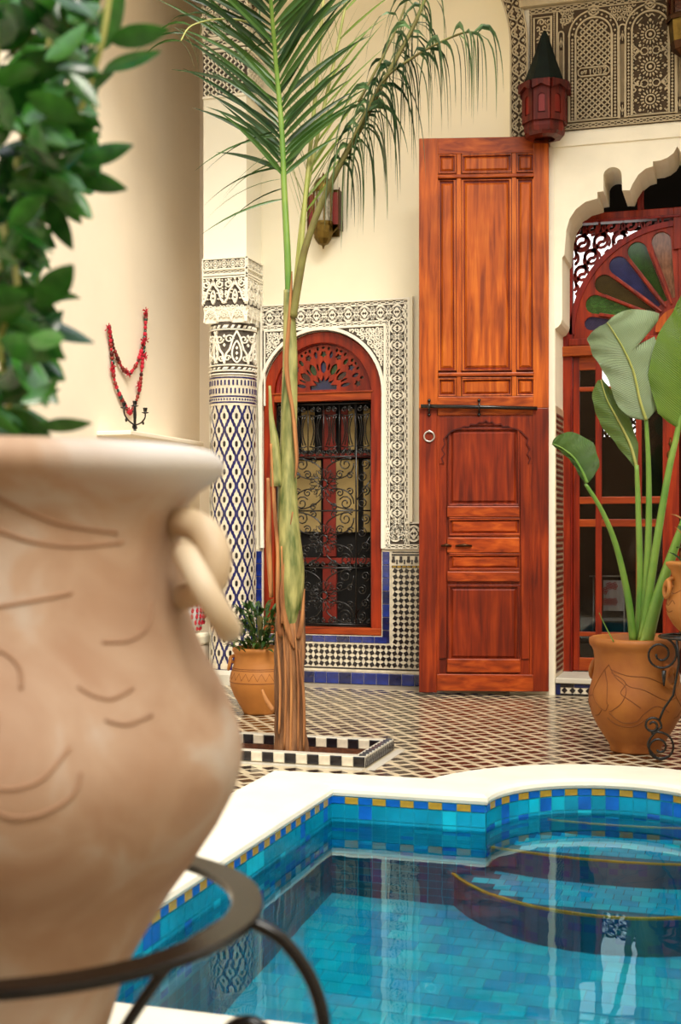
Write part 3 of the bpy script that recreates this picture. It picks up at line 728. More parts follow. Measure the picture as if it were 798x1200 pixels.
# ---- dado of the recessed wall: zellige band, blue tiles one by one
mb = MB(); mb.poly([(SX0-.1, 0), (-1.25, 0), (-1.25, .912), (WX1+.0, .912), (WX1, WZ0-.0), (WX0, WZ0), (WX0, .912), (SX0-.1, .912)], f_, 0, .006)
dado = struct(mb.build('trim_dado', 't_white'), 'blue and white zellige dado below the arched window', 'tiled dado')
BT = .088; fd = lambda u, v, h: (u, YB-.006-h, v)
n = 22
for k in range(n):
    tile_obj('skirting_tile', BT*.97, .078, .006, random.choice(['t_blue', 't_blue', 't_blue2']), (-3.2+BT*(k+.5), YB-.006, .041), (PI/2, 0, 0), dado, .012)
for k in range(10):
    tile_obj('sill_tile', BT*.97, .044, .006, random.choice(['t_blue', 't_blue2']), (WX0+.01+BT*(k+.5), YB-.006, WZ0-.026), (PI/2, 0, 0), dado, .012)
for k in range(7):
    for x in (WX1+.03, WX0-.03):
        tile_obj('jamb_tile', .048, BT*.97, .006, random.choice(['t_blue', 't_blue', 't_blue2']), (x, YB-.006, WZ0-.048+BT*(k+.5)), (PI/2, 0, 0), dado, .012)
mb = MB(); mbb = MB(); mbg = MB()
mbb.rib([(-3.2, .108), (-1.3, .108)], .010, fd, 0, .003)
mb.rib([(-3.2, .093), (-1.3, .093)], .012, fd, 0, .004)
mb.rib([(WX0-.08, WZ0-.056), (WX1+.062, WZ0-.056), (WX1+.062, .78)], .008, fd, 0, .004)
def squares(x0, x1, z0, z1):
    s = .0395
    for j in range(int((z1-z0)/s+.5)):
        for i in range(int((x1-x0)/s+.5)):
            x, z = x0+(i+.5)*s, z0+(j+.5)*s; a = math.radians(28 if (i+j) % 2 else -28)+PI/4; r = .0195
            mbb.poly([(x+r*math.cos(a+q*PI/2), z+r*math.sin(a+q*PI/2)) for q in range(4)], fd, 0, .003)
squares(-3.2, -1.3, .118, .118+4*.0395)
squares(WX1+.075, -1.3, .118+4*.0395, .785)
mbb.rib([(WX1+.075, .895), (-1.3, .895)], .008, fd, 0, .003)
mbb.poly([(WX1+.07, .872), (-1.3, .872), (-1.3, .883), (WX1+.07, .883)], fd, 0, .003)
for i in range(16):                               # merlon course
    x = WX1+.085+i*.052
    mbb.poly([(x-.012, .868), (x+.006, .868), (x+.006, .845), (x+.012, .838), (x+.006, .824), (x-.012, .824), (x-.018, .838), (x-.012, .845)], fd, 0, .003)
    mbb.poly([(x+.016, .845), (x+.026, .845), (x+.026, .815), (x+.016, .815)], fd, 0, .003)
mbb.poly([(WX1+.07, .79), (-1.3, .79), (-1.3, .806), (WX1+.07, .806)], fd, 0, .0025)
for i in range(24): mbg.poly([(WX1+.075+i*.034, .794), (WX1+.1+i*.034, .794), (WX1+.1+i*.034, .802), (WX1+.075+i*.034, .802)], fd, .0025, .005)
mb.build('white_fillet', 't_white', dado); mbb.build('dark_mosaic', 't_black', dado, kind='stuff'); mbg.build('gold_mosaic', 't_gold', dado, kind='stuff')

# ================================================================ pillar
CX, CY, CR = -3.301, 8.28, .155
mb = MB(); mb.lathe([(CR+.03, 0), (CR+.03, .06), (CR+.006, .09), (CR, .10), (CR, 2.42), (CR-.01, 2.44)], (CX, CY, 0), 40)
pil = thing('mosaic_pillar', 'engaged round pillar clad in navy and white lozenge mosaic', 'pillar', (CX, CY, 0), kind='structure')
WLOC[pil.name] = Vector((CX, CY, 0))
mb2 = MB(); mb2.lathe([(CR, .0), (CR, 1.89)], (CX, CY, 0), 48); mb2.build('shaft', 't_navy', pil, smooth=True)
mb2 = MB(); mb2.lathe([(CR+.025, 0), (CR+.025, .07), (CR+.002, .1)], (CX, CY, 0), 40); mb2.build('base', 'marble', pil)
fc = cyl(CX, CY, CR); U = 2*PI*CR/12; mw = MB(); mk = MB()
V = .188
for j in range(-1, 21):
    for i in range(12):
        for o_ in (0, .5):
            u, v = (i+o_)*U, .12+(j+o_)*V
            P = [(0, .086), (-.010, .056), (-.016, .050), (-.020, .030), (-.030, .022), (-.034, 0), (-.030, -.022), (-.020, -.030), (-.016, -.050), (-.010, -.056), (0, -.086), (.010, -.056), (.016, -.050), (.020, -.030), (.030, -.022), (.034, 0), (.030, .022), (.020, .030), (.016, .050), (.010, .056)]
            Q = clip_convex([(u+a*.85, v+b*.86) for a, b in P][::-1], [(-9, .105), (9, .105), (9, 1.885), (-9, 1.885)])
            if len(Q) < 3: continue
            mw.poly(Q, fc, 0, .003)
            if v < .14 or v > 1.86: continue
            mk.poly([(u+a, v+b) for a, b in ((0, .022), (-.009, .012), (-.009, -.012), (0, -.022), (.009, -.012), (.009, .012))], fc, .003, .005)
mw.build('white_lozenges', 't_white', pil, kind='stuff'); mk.build('dark_centres', 't_black', pil, kind='stuff')
mw = MB(); mk = MB()
mw.lathe([(CR+.004, 1.885), (CR+.004, 2.085), (CR, 2.085)], (CX, CY, 0), 40)
for i in range(36):
    u = i*2*PI*CR/36
    mk.poly([(u, 2.055), (u+.011, 2.055), (u+.011, 2.02), (u, 2.02)], fc, .004, .007); mk.poly([(u+.013, 2.0), (u+.024, 2.0), (u+.024, 1.965), (u+.013, 1.965)], fc, .004, .007)
for z, w_ in ((2.072, .010), (1.945, .010), (1.905, .010)):
    mk.lathe([(CR+.0065, z-w_/2), (CR+.0065, z+w_/2)], (CX, CY, 0), 40)
for i in range(48): u = i*2*PI*CR/48; mk.poly(rhomb(u, 1.925, .007, .008), fc, .004, .007)
mw.build('collar_band', 't_white', pil); mk.build('collar_mosaic', 't_navy', pil, kind='stuff')
# carved drum and capital
mb2 = MB(); mb2.lathe([(CR-.004, 2.08), (CR-.004, 2.45)], (CX, CY, 0), 40); mb2.build('drum', 'stucco_shade', pil)
mr = MB(); fcc = cyl(CX, CY, CR-.004); UU = 2*PI*CR
for z in (2.095, 2.118, 2.155, 2.395): mr.lathe([(CR+.008, z-.005), (CR+.012, z), (CR+.008, z+.005)], (CX, CY, 0), 40)
for i in range(24):
    u = i*UU/24; mr.poly([(u, 2.128), (u+.012, 2.142), (u+.03, 2.142), (u+.018, 2.128)], fcc, 0, .01)
    mr.poly([(u, 2.405), (u+.012, 2.425), (u+.03, 2.425), (u+.018, 2.405)], fcc, 0, .01)
for i in range(6):
    u = i*UU/6; c = UU/6
    for sg in (1, -1):
        mr.rib([(u, 2.165), (u+sg*.012, 2.23), (u+sg*c*.22, 2.26), (u+sg*c*.36, 2.34), (u+sg*c*.5, 2.385)], .011, fcc, 0, .012)
        mr.rib(bez((u+sg*c*.5, 2.17), (u+sg*c*.2, 2.2), (u+sg*c*.3, 2.28), (u+sg*c*.5, 2.32), 7), .010, fcc, 0, .012)
        mr.rib(spiral(u+sg*c*.2, 2.33, .03, .008, 0, sg*1.2, 10), .008, fcc, 0, .012)
        mr.rib(spiral(u+sg*c*.14, 2.20, .022, .006, 0, sg*1.2, 9), .007, fcc, 0, .012)
    for dx, z in ((.5, 2.235), (0, 2.35), (0, 2.29), (.5, 2.27), (.5, 2.20)): mr.poly(rhomb(u+dx*c, z, .009, .013), fcc, 0, .012)
mr.build('drum_carving', 'stucco', pil, kind='stuff')
hw_ = .158; x0, x1, y0, y1 = CX-hw_, CX+hw_, CY-hw_+.005, YB
mb2 = MB(); prof_ = [(.0, 2.44), (-.0, 2.455)]
def frust(m_, a, za, b, zb):
    m_.add([(CX-a, CY-a, za), (CX+a, CY-a, za), (CX+a, YB, za), (CX-a, YB, za), (CX-b, CY-b, zb), (CX+b, CY-b, zb), (CX+b, YB, zb), (CX-b, YB, zb)],
           [(0, 1, 5, 4), (1, 2, 6, 5), (3, 0, 4, 7), (4, 5, 6, 7), (3, 2, 1, 0)])
frust(mb2, hw_-.004, 2.545, hw_-.004, 2.875); mb2.build('capital', 'stucco_shade', pil)
mb2 = MB(); frust(mb2, CR-.012, 2.44, hw_-.012, 2.47); frust(mb2, hw_-.012, 2.47, hw_-.004, 2.545); mb2.build('capital_neck', 'stucco', pil)
mr = MB()
for nm, fr_, c0, c1 in (('front', planeY(CY-hw_+.004), CX-hw_, CX+hw_), ('side', planeX(CX+hw_-.004), CY-hw_, YB)):
    W_ = c1-c0; h_ = .010
    for z in (2.872, 2.80, 2.762, 2.745): mr.rib([(c0, z), (c1, z)], .010, fr_, 0, .016)
    band_arab(mr, fr_, (c0, 2.836), (c1, 2.836), .055, k=1.2, lw=.006)
    band_chain(mr, fr_, (c0, 2.782), (c1, 2.782), .022, k=1.7, lw=.004)
    n = 2 if nm == 'front' else 2
    for i in range(n):
        c = W_/n; m = c0+(i+.5)*c
        for sg in (1, -1):
            mr.rib([(m, 2.72), (m+sg*.02, 2.68), (m+sg*.04, 2.655), (m+sg*.055, 2.60), (m+sg*c*.5, 2.57)], .012, fr_, 0, .016)
            mr.rib(bez((m, 2.565), (m+sg*.02, 2.60), (m+sg*.02, 2.63), (m, 2.66), 6), .009, fr_, 0, .014)
            mr.rib(spiral(m+sg*c*.32, 2.70, .028, .008, 90, sg*1.3, 11), .009, fr_, 0, .014)
            mr.rib(spiral(m+sg*c*.34, 2.63, .02, .006, 90, -sg*1.2, 9), .008, fr_, 0, .014)
        for z in (2.735, 2.70, 2.62, 2.59): mr.poly(rhomb(m, z, .010, .012), fr_, 0, .014)
        for dx in (-.3, -.18, .18, .3):
            for z in (2.733, 2.715, 2.60, 2.64, 2.66): mr.poly(rhomb(m+dx*c+.004*((z*1000) % 3), z, .008, .006), fr_, 0, .012)
        for dx in (-.42, .42):
            for k in range(9): mr.poly(rhomb(m+dx*c, 2.575+k*.019, .007, .006), fr_, 0, .012)
    mr.rib([(c0+.004, 2.56), (c0+.004, 2.875)], .008, fr_, 0, .014); mr.rib([(c1-.004, 2.56), (c1-.004, 2.875)], .008, fr_, 0, .014)
for fr_, c0 in ((planeY(CY-hw_+.008), CX-hw_), (planeX(CX+hw_-.008), CY-hw_)):
    fill_scroll(mr, fr_, lambda x, z: True, c0+.01, c0+2*hw_-.02, 2.475, 2.545, .032, lw=.006, h=.008)
mr.build('capital_carving', 'stucco', pil, kind='stuff')
mb2 = MB()
for i in range(3):                                # scalloped corbels under the capital
    for fr_, c0 in ((planeY(CY-CR+.004), CX-.15), (planeX(CX+CR-.004), CY-.15)):
        m = c0+.05+i*.1; q = fr_(m, 2.50, 0)
        mb2.rib(arc(m, 2.445, .048, 0, 180, 10, .085), .008, lambda u, v, h, fr_=fr_: fr_(u, v, h), -.004, .008)
mb2.build('corbel', 'stucco', pil)
mb2 = MB(); mb2.box((CX-.155, CY-.150, 2.875), (CX+.155, YB, TOP)); mb2.build('upper_pier', 'pier', pil)
mb2 = MB(); mb2.box((CX-.156, CY-.153, 3.96), (CX+.158, YB, 4.62)); mb2.build('upper_capital', 'stucco_shade', pil)
mr = MB()
for nm, fr_, c0, c1 in (('front', planeY(CY-.153), CX-.156, CX+.156), ('side', planeX(CX+.158), CY-.153, YB)):
    W_ = c1-c0
    for z in (3.965, 4.27, 4.30, 4.36, 4.60): mr.rib([(c0, z), (c1, z)], .016, fr_, 0, .014)
    for j in range(13):
        for i in range(11):
            x, z = c0+.018+i*W_/11.5, 3.985+j*.0215
            mr.rib([(x-.009, z-.009), (x+.009, z+.009)] if (i+j) % 2 else [(x-.009, z+.009), (x+.009, z-.009)], .008, fr_, 0, .012)
    band_chain(mr, fr_, (c0, 4.33), (c1, 4.33), .04, k=1.4); band_arab(mr, fr_, (c0, 4.43), (c1, 4.43), .11); band_arab(mr, fr_, (c0, 4.54), (c1, 4.54), .10)
mr.build('upper_carving', 'stucco', pil, kind='stuff')

# ================================================================ carved band of the blind arch and the frieze
fF = planeY(YF)
mb = MB(); mr = MB()
zs = [3.3+i*.1 for i in range(9)]
def archpt(r, s):        # s = height for the straight part, then angle
    return None
rin, rout = AR+.006, AR+.118
def ap(r, a): return (AC+r*math.cos(a), ASP+r*math.sin(a))
P = [(AC+rin+.056, 3.2), (AC+rin+.056, ASP)]+[ap((rin+rout)/2, PI*i/24) for i in range(1, 25)]+[(AC-rin-.056, ASP)]
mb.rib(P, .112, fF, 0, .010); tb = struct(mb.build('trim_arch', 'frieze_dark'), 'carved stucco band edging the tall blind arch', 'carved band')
def farch(s, t, h):
    L0 = ASP-3.2
    if s < L0: return fF(AC+rin+.056+t, 3.2+s, h+.010)
    a = (s-L0)/(AR+.06); r = (rin+rout)/2+t
    return fF(AC+r*math.cos(a), ASP+r*math.sin(a), h+.010)
Ltot = ASP-3.2+(AR+.06)*PI*.98
n = int(Ltot/.115); c = Ltot/n
mr.rib([(i*Ltot/90, .052) for i in range(91)], .010, farch, 0, .014); mr.rib([(i*Ltot/90, -.052) for i in range(91)], .010, farch, 0, .014)
for i in range(n):
    s = i*c; m = s+c/2
    for sg in (1, -1):
        mr.rib(bez((s, 0), (s+.3*c, sg*.0), (s+.2*c, sg*.042), (m, sg*.042), 6)+bez((m, sg*.042), (s+.8*c, sg*.042), (s+.7*c, 0), (s+c, 0), 6)[1:], .0075, farch, 0, .010)
        mr.rib(spiral(m-.16*c, sg*.014, .013, .003, 0, sg*1.2, 9), .006, farch, 0, .010); mr.rib(spiral(m+.16*c, sg*.014, .013, .003, 180, -sg*1.2, 9), .006, farch, 0, .010)
        mr.poly(rhomb(s, sg*.028, .012, .012), farch, 0, .010); mr.poly(rhomb(m, sg*.026, .006, .009), farch, 0, .010)
        mr.rib([(s+.02*c, sg*.045), (s+.2*c, sg*.035)], .005, farch, 0, .010); mr.rib([(s-.02*c, sg*.045), (s-.2*c, sg*.035)], .005, farch, 0, .010)
mr.build('carved_relief', 'frieze', tb, kind='stuff')
mb = MB(); FX0, FX1, FZ0, FZ1 = -1.258, 1.9, 3.552, 4.345
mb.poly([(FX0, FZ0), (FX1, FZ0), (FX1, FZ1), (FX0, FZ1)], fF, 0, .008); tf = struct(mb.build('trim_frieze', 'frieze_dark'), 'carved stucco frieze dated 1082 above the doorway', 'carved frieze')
mb = MB(); mb.box((FX0-.06, YF-.05, FZ1+.004), (FX1, YF, FZ1+.05)); mb.box((FX0-.06, YF-.09, FZ1+.05), (FX1, YF, FZ1+.25)); mb.build('cornice', 'frieze', tf, bevel=.006)
mr = MB(); mp = MB(); g_ = lambda u, v, h: (u, YF-.008-h, v)
def fx_(px, py): p = atY(px, py, YF-.01); return (p.x, p.z)
lw = .010
band_chain(mr, g_, (-1.075, 3.575), (FX1, 3.575), .030, k=1.3); band_chain(mr, g_, (FX0, 4.325), (FX1, 4.325), .034, k=1.3)
def arched(xa, xb, z0, zt_, w_, h=.014):
    r = (xb-xa)/2; return mr.rib([(xa, z0), (xa, zt_-r)]+arc((xa+xb)/2, zt_-r, r, 180, 0, 18)+[(xb, zt_-r), (xb, z0)], w_, g_, 0, h, closed=True)
def girih(xa, xb, z0, zt_, g, skip=None):
    r = (xb-xa)/2; c = (xa+xb)/2; nx = int((xb-xa)/g); nz = int((zt_-z0)/g)
    for j in range(nz):
        for i in range(nx):
            x, z = xa+(i+.5)*(xb-xa)/nx, z0+(j+.5)*g
            if z > zt_-r and math.hypot(x-c, z-zt_+r) > r-.012: continue
            if skip and skip(x, z): continue
            q = g*.46
            mr.rib([(x-q, z-q), (x+q, z+q)] if (i+j) % 2 else [(x-q, z+q), (x+q, z-q)], .0065, g_, 0, .010)
            if (i+2*j) % 3 == 0: mr.rib([(x-q, z), (x, z+q)], .005, g_, 0, .009)
def rosette(x, z, r):
    mr.rib(circ(x, z, r*.30, 12), .007, g_, 0, .013, closed=True); mr.poly(circ(x, z, r*.12, 8), g_, 0, .013)
    for k in range(16):
        a = 2*PI*k/16; ca, sa = math.cos(a), math.sin(a)
        mr.rib([(x+r*.42*ca, z+r*.42*sa), (x+r*.62*ca, z+r*.62*sa)], .0085, g_, 0, .013)
        if k % 2 == 0: mr.poly(circ(x+r*.92*ca, z+r*.92*sa, r*.10, 6), g_, 0, .012)
        mr.rib([(x+r*.72*math.cos(a+.2), z+r*.72*math.sin(a+.2)), (x+r*.85*math.cos(a+.2), z+r*.85*math.sin(a+.2))], .005, g_, 0, .010)
def panel(xa, xb, kind):
    z0, zt_ = 3.61, 4.245
    arched(xa, xb, z0, zt_, .010); arched(xa-.040, xb+.040, z0-.004, zt_+.045, .009)
    r = (xb-xa)/2; c = (xa+xb)/2
    # dotted band between the two arches
    for i in range(26):
        z = z0+.012+i*.0165*1.25
        if z < zt_-r:
            for x in (xa-.020, xb+.020): mr.poly(rhomb(x, z, .008, .009), g_, 0, .010)
    for i in range(12):
        a = PI*(i+.5)/12; mr.poly(rhomb(c+(r+.020)*math.cos(a), zt_-r+(r+.022)*math.sin(a), .008, .008), g_, 0, .010)
    if kind == 'g': girih(xa+.008, xb-.008, z0+.008, zt_-.006, .0180, lambda x, z: 3.868 < z < 3.945)
    else:
        girih(xa+.008, xb-.008, z0+.008, zt_-.006, .0185, lambda x, z: min(math.hypot(x-c, z-q) for q in (3.70, 3.90, 4.10)) < r*.98)
        for z in (3.70, 3.90, 4.10): rosette(c, z, r*.86)
        for z in (3.80, 4.0):
            for sg in (1, -1):
                mr.poly(circ(c+sg*r*.7, z, .011, 6), g_, 0, .012); mr.rib(arc(c+sg*r*.32, z, r*.2, 0, 360, 10)[:-1], .006, g_, 0, .011, closed=True)
        for sg in (1, -1):
            for i in range(26): mr.poly(rhomb(c+sg*r*.93, z0+.02+i*.021, .006, .006), g_, 0, .010) if z0+.02+i*.021 < zt_-r else None
def pilaster(xa, xb):
    z0, z1 = 3.60, 4.16
    mr.rib([(xa, z0), (xa, z1)]+arc((xa+xb)/2, z1, (xb-xa)/2, 180, 0, 8)+[(xb, z0)], .008, g_, 0, .013, closed=True)
    mp.poly([(xa+.006, 3.70), (xb-.006, 3.70), (xb-.006, 4.06), (xa+.006, 4.06)], g_, 0, .004)
    for z, sg in ((3.65, 1), (4.11, -1)):
        m = (xa+xb)/2; mr.rib([(m-.014, z+sg*.02), (m, z-sg*.02), (m+.014, z+sg*.02)], .006, g_, 0, .011); mr.rib([(m, z-.03), (m, z+.03)], .005, g_, 0, .011)
ax0, ax1 = fx_(674.6, 90)[0], fx_(717, 90)[0]; bx0, bx1 = fx_(740.5, 90)[0], fx_(780.6, 90)[0]
per = bx0-ax0
for k in range(9):
    xa, xb = ax0+per*k, ax1+per*k
    panel(xa, xb, 'g' if k in (0, 3, 5, 7) else 'r')
    pilaster(xb+.045, xb+.085)
    cx_ = (xa+xb)/2-.012+(.11 if k == 0 else .11)
    # loops between the arches
    lx = (xa+xb)/2; mr.rib(circ(lx, 4.285, .030, 14), .009, g_, 0, .014, closed=True); mr.rib(circ(lx, 4.285, .014, 8), .006, g_, 0, .012, closed=True)
    mid = xb+.065
    def ins(x, z, mid=mid): return abs(x-mid) < .085 and 4.19+abs(x-mid)*.5 < z < 4.30
    fill_scroll(mr, g_, ins, mid-.085, mid+.085, 4.17, 4.30, .034, lw=.006, seed=k)
fill_scroll(mr, g_, lambda x, z: -1.07 < x < ax0-.01 and z > 4.19+(x+1.07)*.5, -1.07, ax0, 4.17, 4.30, .034, lw=.006, seed=3)
# niche at the left end
mr.rib([(FX0+.03, 3.98), (FX0+.03, 4.28), (-1.12, 4.28), (-1.12, 3.98)], .009, g_, 0, .013)
mr.rib([(FX0+.03, 4.0), (FX0+.04, 4.06), (FX0+.075, 4.12), (-1.15, 4.06), (-1.12, 4.0)], .009, g_, 0, .013)
fill_scroll(mr, g_, lambda x, z: FX0+.04 < x < -1.125 and 4.12 < z < 4.27, FX0+.03, -1.12, 4.12, 4.28, .045, lw=.007)
mr.rib([(FX0, 3.95), (-1.085, 3.95)], .010, g_, 0, .013); mr.rib([(-1.083, 3.6), (-1.083, 4.3)], .011, g_, 0, .013)
for i in range(28):
    for x in (FX0+.012, -1.102): mr.poly(rhomb(x, 3.96+i*.0125, .006, .005), g_, 0, .010)
pilaster(-1.075, -1.042)
mp.poly([(FX0+.03, 3.6), (-1.12, 3.6), (-1.12, 3.94), (FX0+.03, 3.94)], g_, 0, .004)
# date cartouche: a flourish and 1082
ca, cb = ax0+.012, ax1-.012; cz = 3.906
mr.rib([(ca+.02, cz-.026), (cb-.02, cz-.026), (cb-.004, cz-.012), (cb-.004, cz+.012), (cb-.02, cz+.026), (ca+.02, cz+.026), (ca+.004, cz+.012), (ca+.004, cz-.012)], .007, g_, 0, .016, closed=True)
W_ = cb-ca; hh = .016; dw = .0058
def dg(cx, pts, closed=False): mr.rib([(cx+a, cz+b) for a, b in pts], dw, g_, 0, .017, closed=closed)
dg(ca+W_*.40, [(-.006, .010), (0, hh), (0, -hh)])
dg(ca+W_*.54, [(math.cos(a)*.0095, math.sin(a)*hh) for a in [2*PI*i/12 for i in range(12)]], True)
dg(ca+W_*.69, [(math.cos(a)*.0085, .0085+math.sin(a)*.0080) for a in [2*PI*i/10 for i in range(10)]], True)
dg(ca+W_*.69, [(math.cos(a)*.0095, -.0085+math.sin(a)*.0085) for a in [2*PI*i/10 for i in range(10)]], True)
dg(ca+W_*.85, [(-.010, .008), (-.004, hh), (.006, hh*.9), (.008, .006), (-.002, -.006), (-.010, -hh), (.011, -hh)])
dg(ca+W_*.15, [(math.cos(a)*.006, -.004+math.sin(a)*.007) for a in [2*PI*i/10 for i in range(10)]], True)
dg(ca+W_*.15, [(.006, -.006), (.012, .002), (.012, .010), (.018, .004), (.024, .010), (.024, -.004), (.016, -.010)])
mr.build('carved_relief', 'frieze', tf, kind='stuff'); mp.build('plain_inset', 'frieze_mid', tf)

# carved strip on the left wall, glimpsed through the leaves
ya, yb_ = atX(85, 60, -3.9).y, atX(103, 60, -3.9).y; zl = atX(94, 86, -3.9).z; fl = planeX(-3.9)
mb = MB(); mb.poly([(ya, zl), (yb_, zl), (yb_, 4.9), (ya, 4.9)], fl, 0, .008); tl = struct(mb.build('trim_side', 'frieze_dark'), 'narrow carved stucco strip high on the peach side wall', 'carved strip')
mr = MB(); fl2 = planeX(-3.892); w_ = abs(yb_-ya); ym = (ya+yb_)/2
band_arab(mr, fl2, (ym, zl+.02), (ym, 4.88), w_*.85, k=.9, lw=.012); mr.rib([(ya+.01, 4.88), (ya+.01, zl+.01), (yb_-.01, zl+.01), (yb_-.01, 4.88)], .014, fl2, 0, .012); mr.build('carved_relief', 'frieze', tl, kind='stuff')
# ================================================================ arched window with iron grille
f_ = planeY(YB)
FB = lambda u, v, h: (u, YB+.05-h, v)           # frame plane, a little inside the wall
win = thing('window_1', 'arched red wooden window with fretwork fanlight and scrolled iron grille', 'window', (WC, YB, WZ0), kind='structure')
mb = MB(); fw = .075
mb.rib([(WX0+fw/2+.004, WZ0)]+[(WX0+fw/2+.004, WSP)]+[(WC+(WR-fw/2-.004)*math.cos(a), WSP+(WR*1.02-fw/2-.004)*math.sin(a)) for a in [PI-PI*i/30 for i in range(1, 30)]]+[(WX1-fw/2-.004, WSP), (WX1-fw/2-.004, WZ0)], fw, FB, -.03, .045)
mb.build('frame', 'wood_d', win, bevel=.005)
mb = MB(); mb.poly([(WX0+.005, WZ0+.004), (WX1-.005, WZ0+.004), (WX1-.005, WZ0+.052), (WX0+.005, WZ0+.052)], FB, -.02, .055); mb.build('sill_rail', 'wood_bh', win, bevel=.005)
mb = MB(); zr = 1.925
mb.poly([(WX0+.06, zr), (WX1-.06, zr), (WX1-.06, zr+.05), (WX0+.06, zr+.05)], FB, -.02, .040)
mb.poly([(WX0+.06, zr+.05), (WX1-.06, zr+.05), (WX1-.06, zr+.062), (WX0+.06, zr+.062)], FB, -.02, .050); mb.build('transom', 'wood_bh', win, bevel=.003)
# inner moulding of the fanlight
ri = WR-fw-.01; mb = MB(); mb.rib([(WC+(ri-.012)*math.cos(a), zr+.06+(ri-.0)*math.sin(a)*1.0) for a in [PI-PI*i/28 for i in range(29)]], .022, FB, -.01, .022); mb.build('moulding', 'wood_rd', win)
# fretwork board with its holes, coloured glass behind
cx, cz = WC, zr+.075; R_ = ri-.02
holes = []; pan = []
def hole(pts, mat): holes.append(pts); pan.append((pts, mat))
st = []
for i in range(15):
    a = PI*i/14; r = .095 if i % 2 else .055
    st.append((cx+r*1.05*math.cos(a), cz+.012+r*math.sin(a)))
hole([(cx+.095, cz+.003)]+st[1:-1]+[(cx-.095, cz+.003)], 'g_blue')
def petal(a, r0, r1, w, mat):
    ca, sa = math.cos(math.radians(a)), math.sin(math.radians(a)); P = []
    for t, k in ((0, 0), (.18, .75), (.45, 1), (.75, .85), (1, 0), (.75, -.85), (.45, -1), (.18, -.75)):
        r = r0+(r1-r0)*t; P.append((cx+r*ca-k*w*sa, cz+r*sa+k*w*ca))
    hole(P, mat)
for a, mt in ((90, 'g_blue'), (62, 'g_lgreen'), (118, 'g_lgreen'), (36, 'g_brown'), (144, 'g_brown')): petal(a, .115, .205, .022, mt)
for a, mt in ((12, 'g_blue'), (168, 'g_blue')): petal(a, .125, .20, .013, mt)
for a in (76, 104, 50, 130, 24, 156): petal(a, .135, .19, .008, 'g_brown')
def star(a, r, q, mt):
    x, z = cx+r*math.cos(math.radians(a)), cz+r*math.sin(math.radians(a))
    hole([(x+(q if k % 2 else q*.62)*math.cos(PI*k/5+math.radians(a)), z+(q if k % 2 else q*.62)*math.sin(PI*k/5+math.radians(a))) for k in range(10)], mt)
for a, mt in ((90, 'g_lgreen'), (64, 'g_brown'), (116, 'g_brown'), (37, 'g_blue'), (143, 'g_blue'), (9, 'g_brown'), (171, 'g_brown')): star(a, .248, .026, mt)
for a in (77, 103, 50, 130, 23, 157): petal(a, .222, .275, .013, 'g_lgreen' if a in (50, 130) else 'g_blue')
for a in (82, 98, 70, 110, 57, 123, 44, 136, 30, 150, 16, 164): petal(a, .272, .300, .010, 'g_lgreen' if a in (57, 44) else 'g_olive')
for a in (90, 64, 116, 37, 143): petal(a, .283, .300, .012, 'g_olive')
half_d = [(cx+R_*math.cos(a), cz-.01+R_*math.sin(a)) for a in [PI*i/36 for i in range(37)]]
mb = MB(); mb.plate(half_d, holes, FB, -.005, .012); fret = mb.build('fretwork', 'wood_d', win)
for P, mt in pan:
    mb = MB(); mb.plate([(cx_+(x-cx_)*1.04, cz_+(z-cz_)*1.04) for cx_, cz_ in [(sum(p[0] for p in P)/len(P), sum(p[1] for p in P)/len(P))] for x, z in P], [], FB, -.012, -.007); mb.build('glass_pane', mt, fret)
# iron grille
gr = MB(); GF = lambda u, v, h: (u, YB+.045-h, v)
gx0, gx1, gz0, gz1 = WX0+fw+.014, WX1-fw-.014, WZ0+.07, zr-.02
def bar(p, q, r=.006): gr.tube([GF(p[0], p[1], 0), GF(q[0], q[1], 0)], r, 6)
def it(pts, r=.0048): gr.tube([GF(a, b, 0) for a, b in pts], r, 5)
def scroll(x, z, r, a0, turns): it(spiral(x, z, r, r*.22, a0, turns, 14))
zrows = [gz0, .785, 1.175, 1.545, gz1]
sw = .105
for x in (gx0, gx0+sw, gx1-sw, gx1): bar((x, gz0), (x, gz1))
for z in zrows: bar((gx0, z), (gx1, z))
mx = (gx0+gx1)/2
def rosette_cell(x0, x1, z0, z1):
    cx_, cz_ = (x0+x1)/2, (z0+z1)/2; w_, h_ = (x1-x0)/2, (z1-z0)/2
    it(circ(cx_, cz_, .028, 14)+[(cx_+.028, cz_)], .007)
    for k in range(12):
        a = 2*PI*k/12; r1 = .105
        P = [(cx_+math.cos(a)*.034, cz_+math.sin(a)*.034)]+[(cx_+math.cos(a+d)*r, cz_+math.sin(a+d)*r) for r, d in ((.06, .22), (.085, .14), (r1, 0), (.085, -.14), (.06, -.22))]+[(cx_+math.cos(a)*.034, cz_+math.sin(a)*.034)]
        it(P, .0032)
        it(spiral(cx_+math.cos(a+.26)*.082, cz_+math.sin(a+.26)*.082, .018, .005, math.degrees(a), 1.3, 9), .0028)
    for sx in (1, -1):
        for sz in (1, -1):
            for fx2, fz2, rr, tt in ((.68, .72, .050, 1.5), (.50, .34, .030, 1.4), (.82, .30, .026, 1.3), (.32, .86, .026, 1.3)):
                it(spiral(cx_+sx*w_*fx2, cz_+sz*h_*fz2, rr, rr*.2, 90-sx*sz*60, tt*sx*sz, 14))
            it(bez((cx_+sx*.05, cz_+sz*.04), (cx_+sx*w_*.5, cz_+sz*h_*.1), (cx_+sx*w_*.95, cz_+sz*h_*.3), (cx_+sx*w_*.93, cz_+sz*h_*.75), 8))
            it(bez((cx_+sx*.02, cz_+sz*.1), (cx_+sx*.03, cz_+sz*h_*.7), (cx_+sx*w_*.5, cz_+sz*h_*.98), (cx_+sx*w_*.9, cz_+sz*h_*.94), 8))
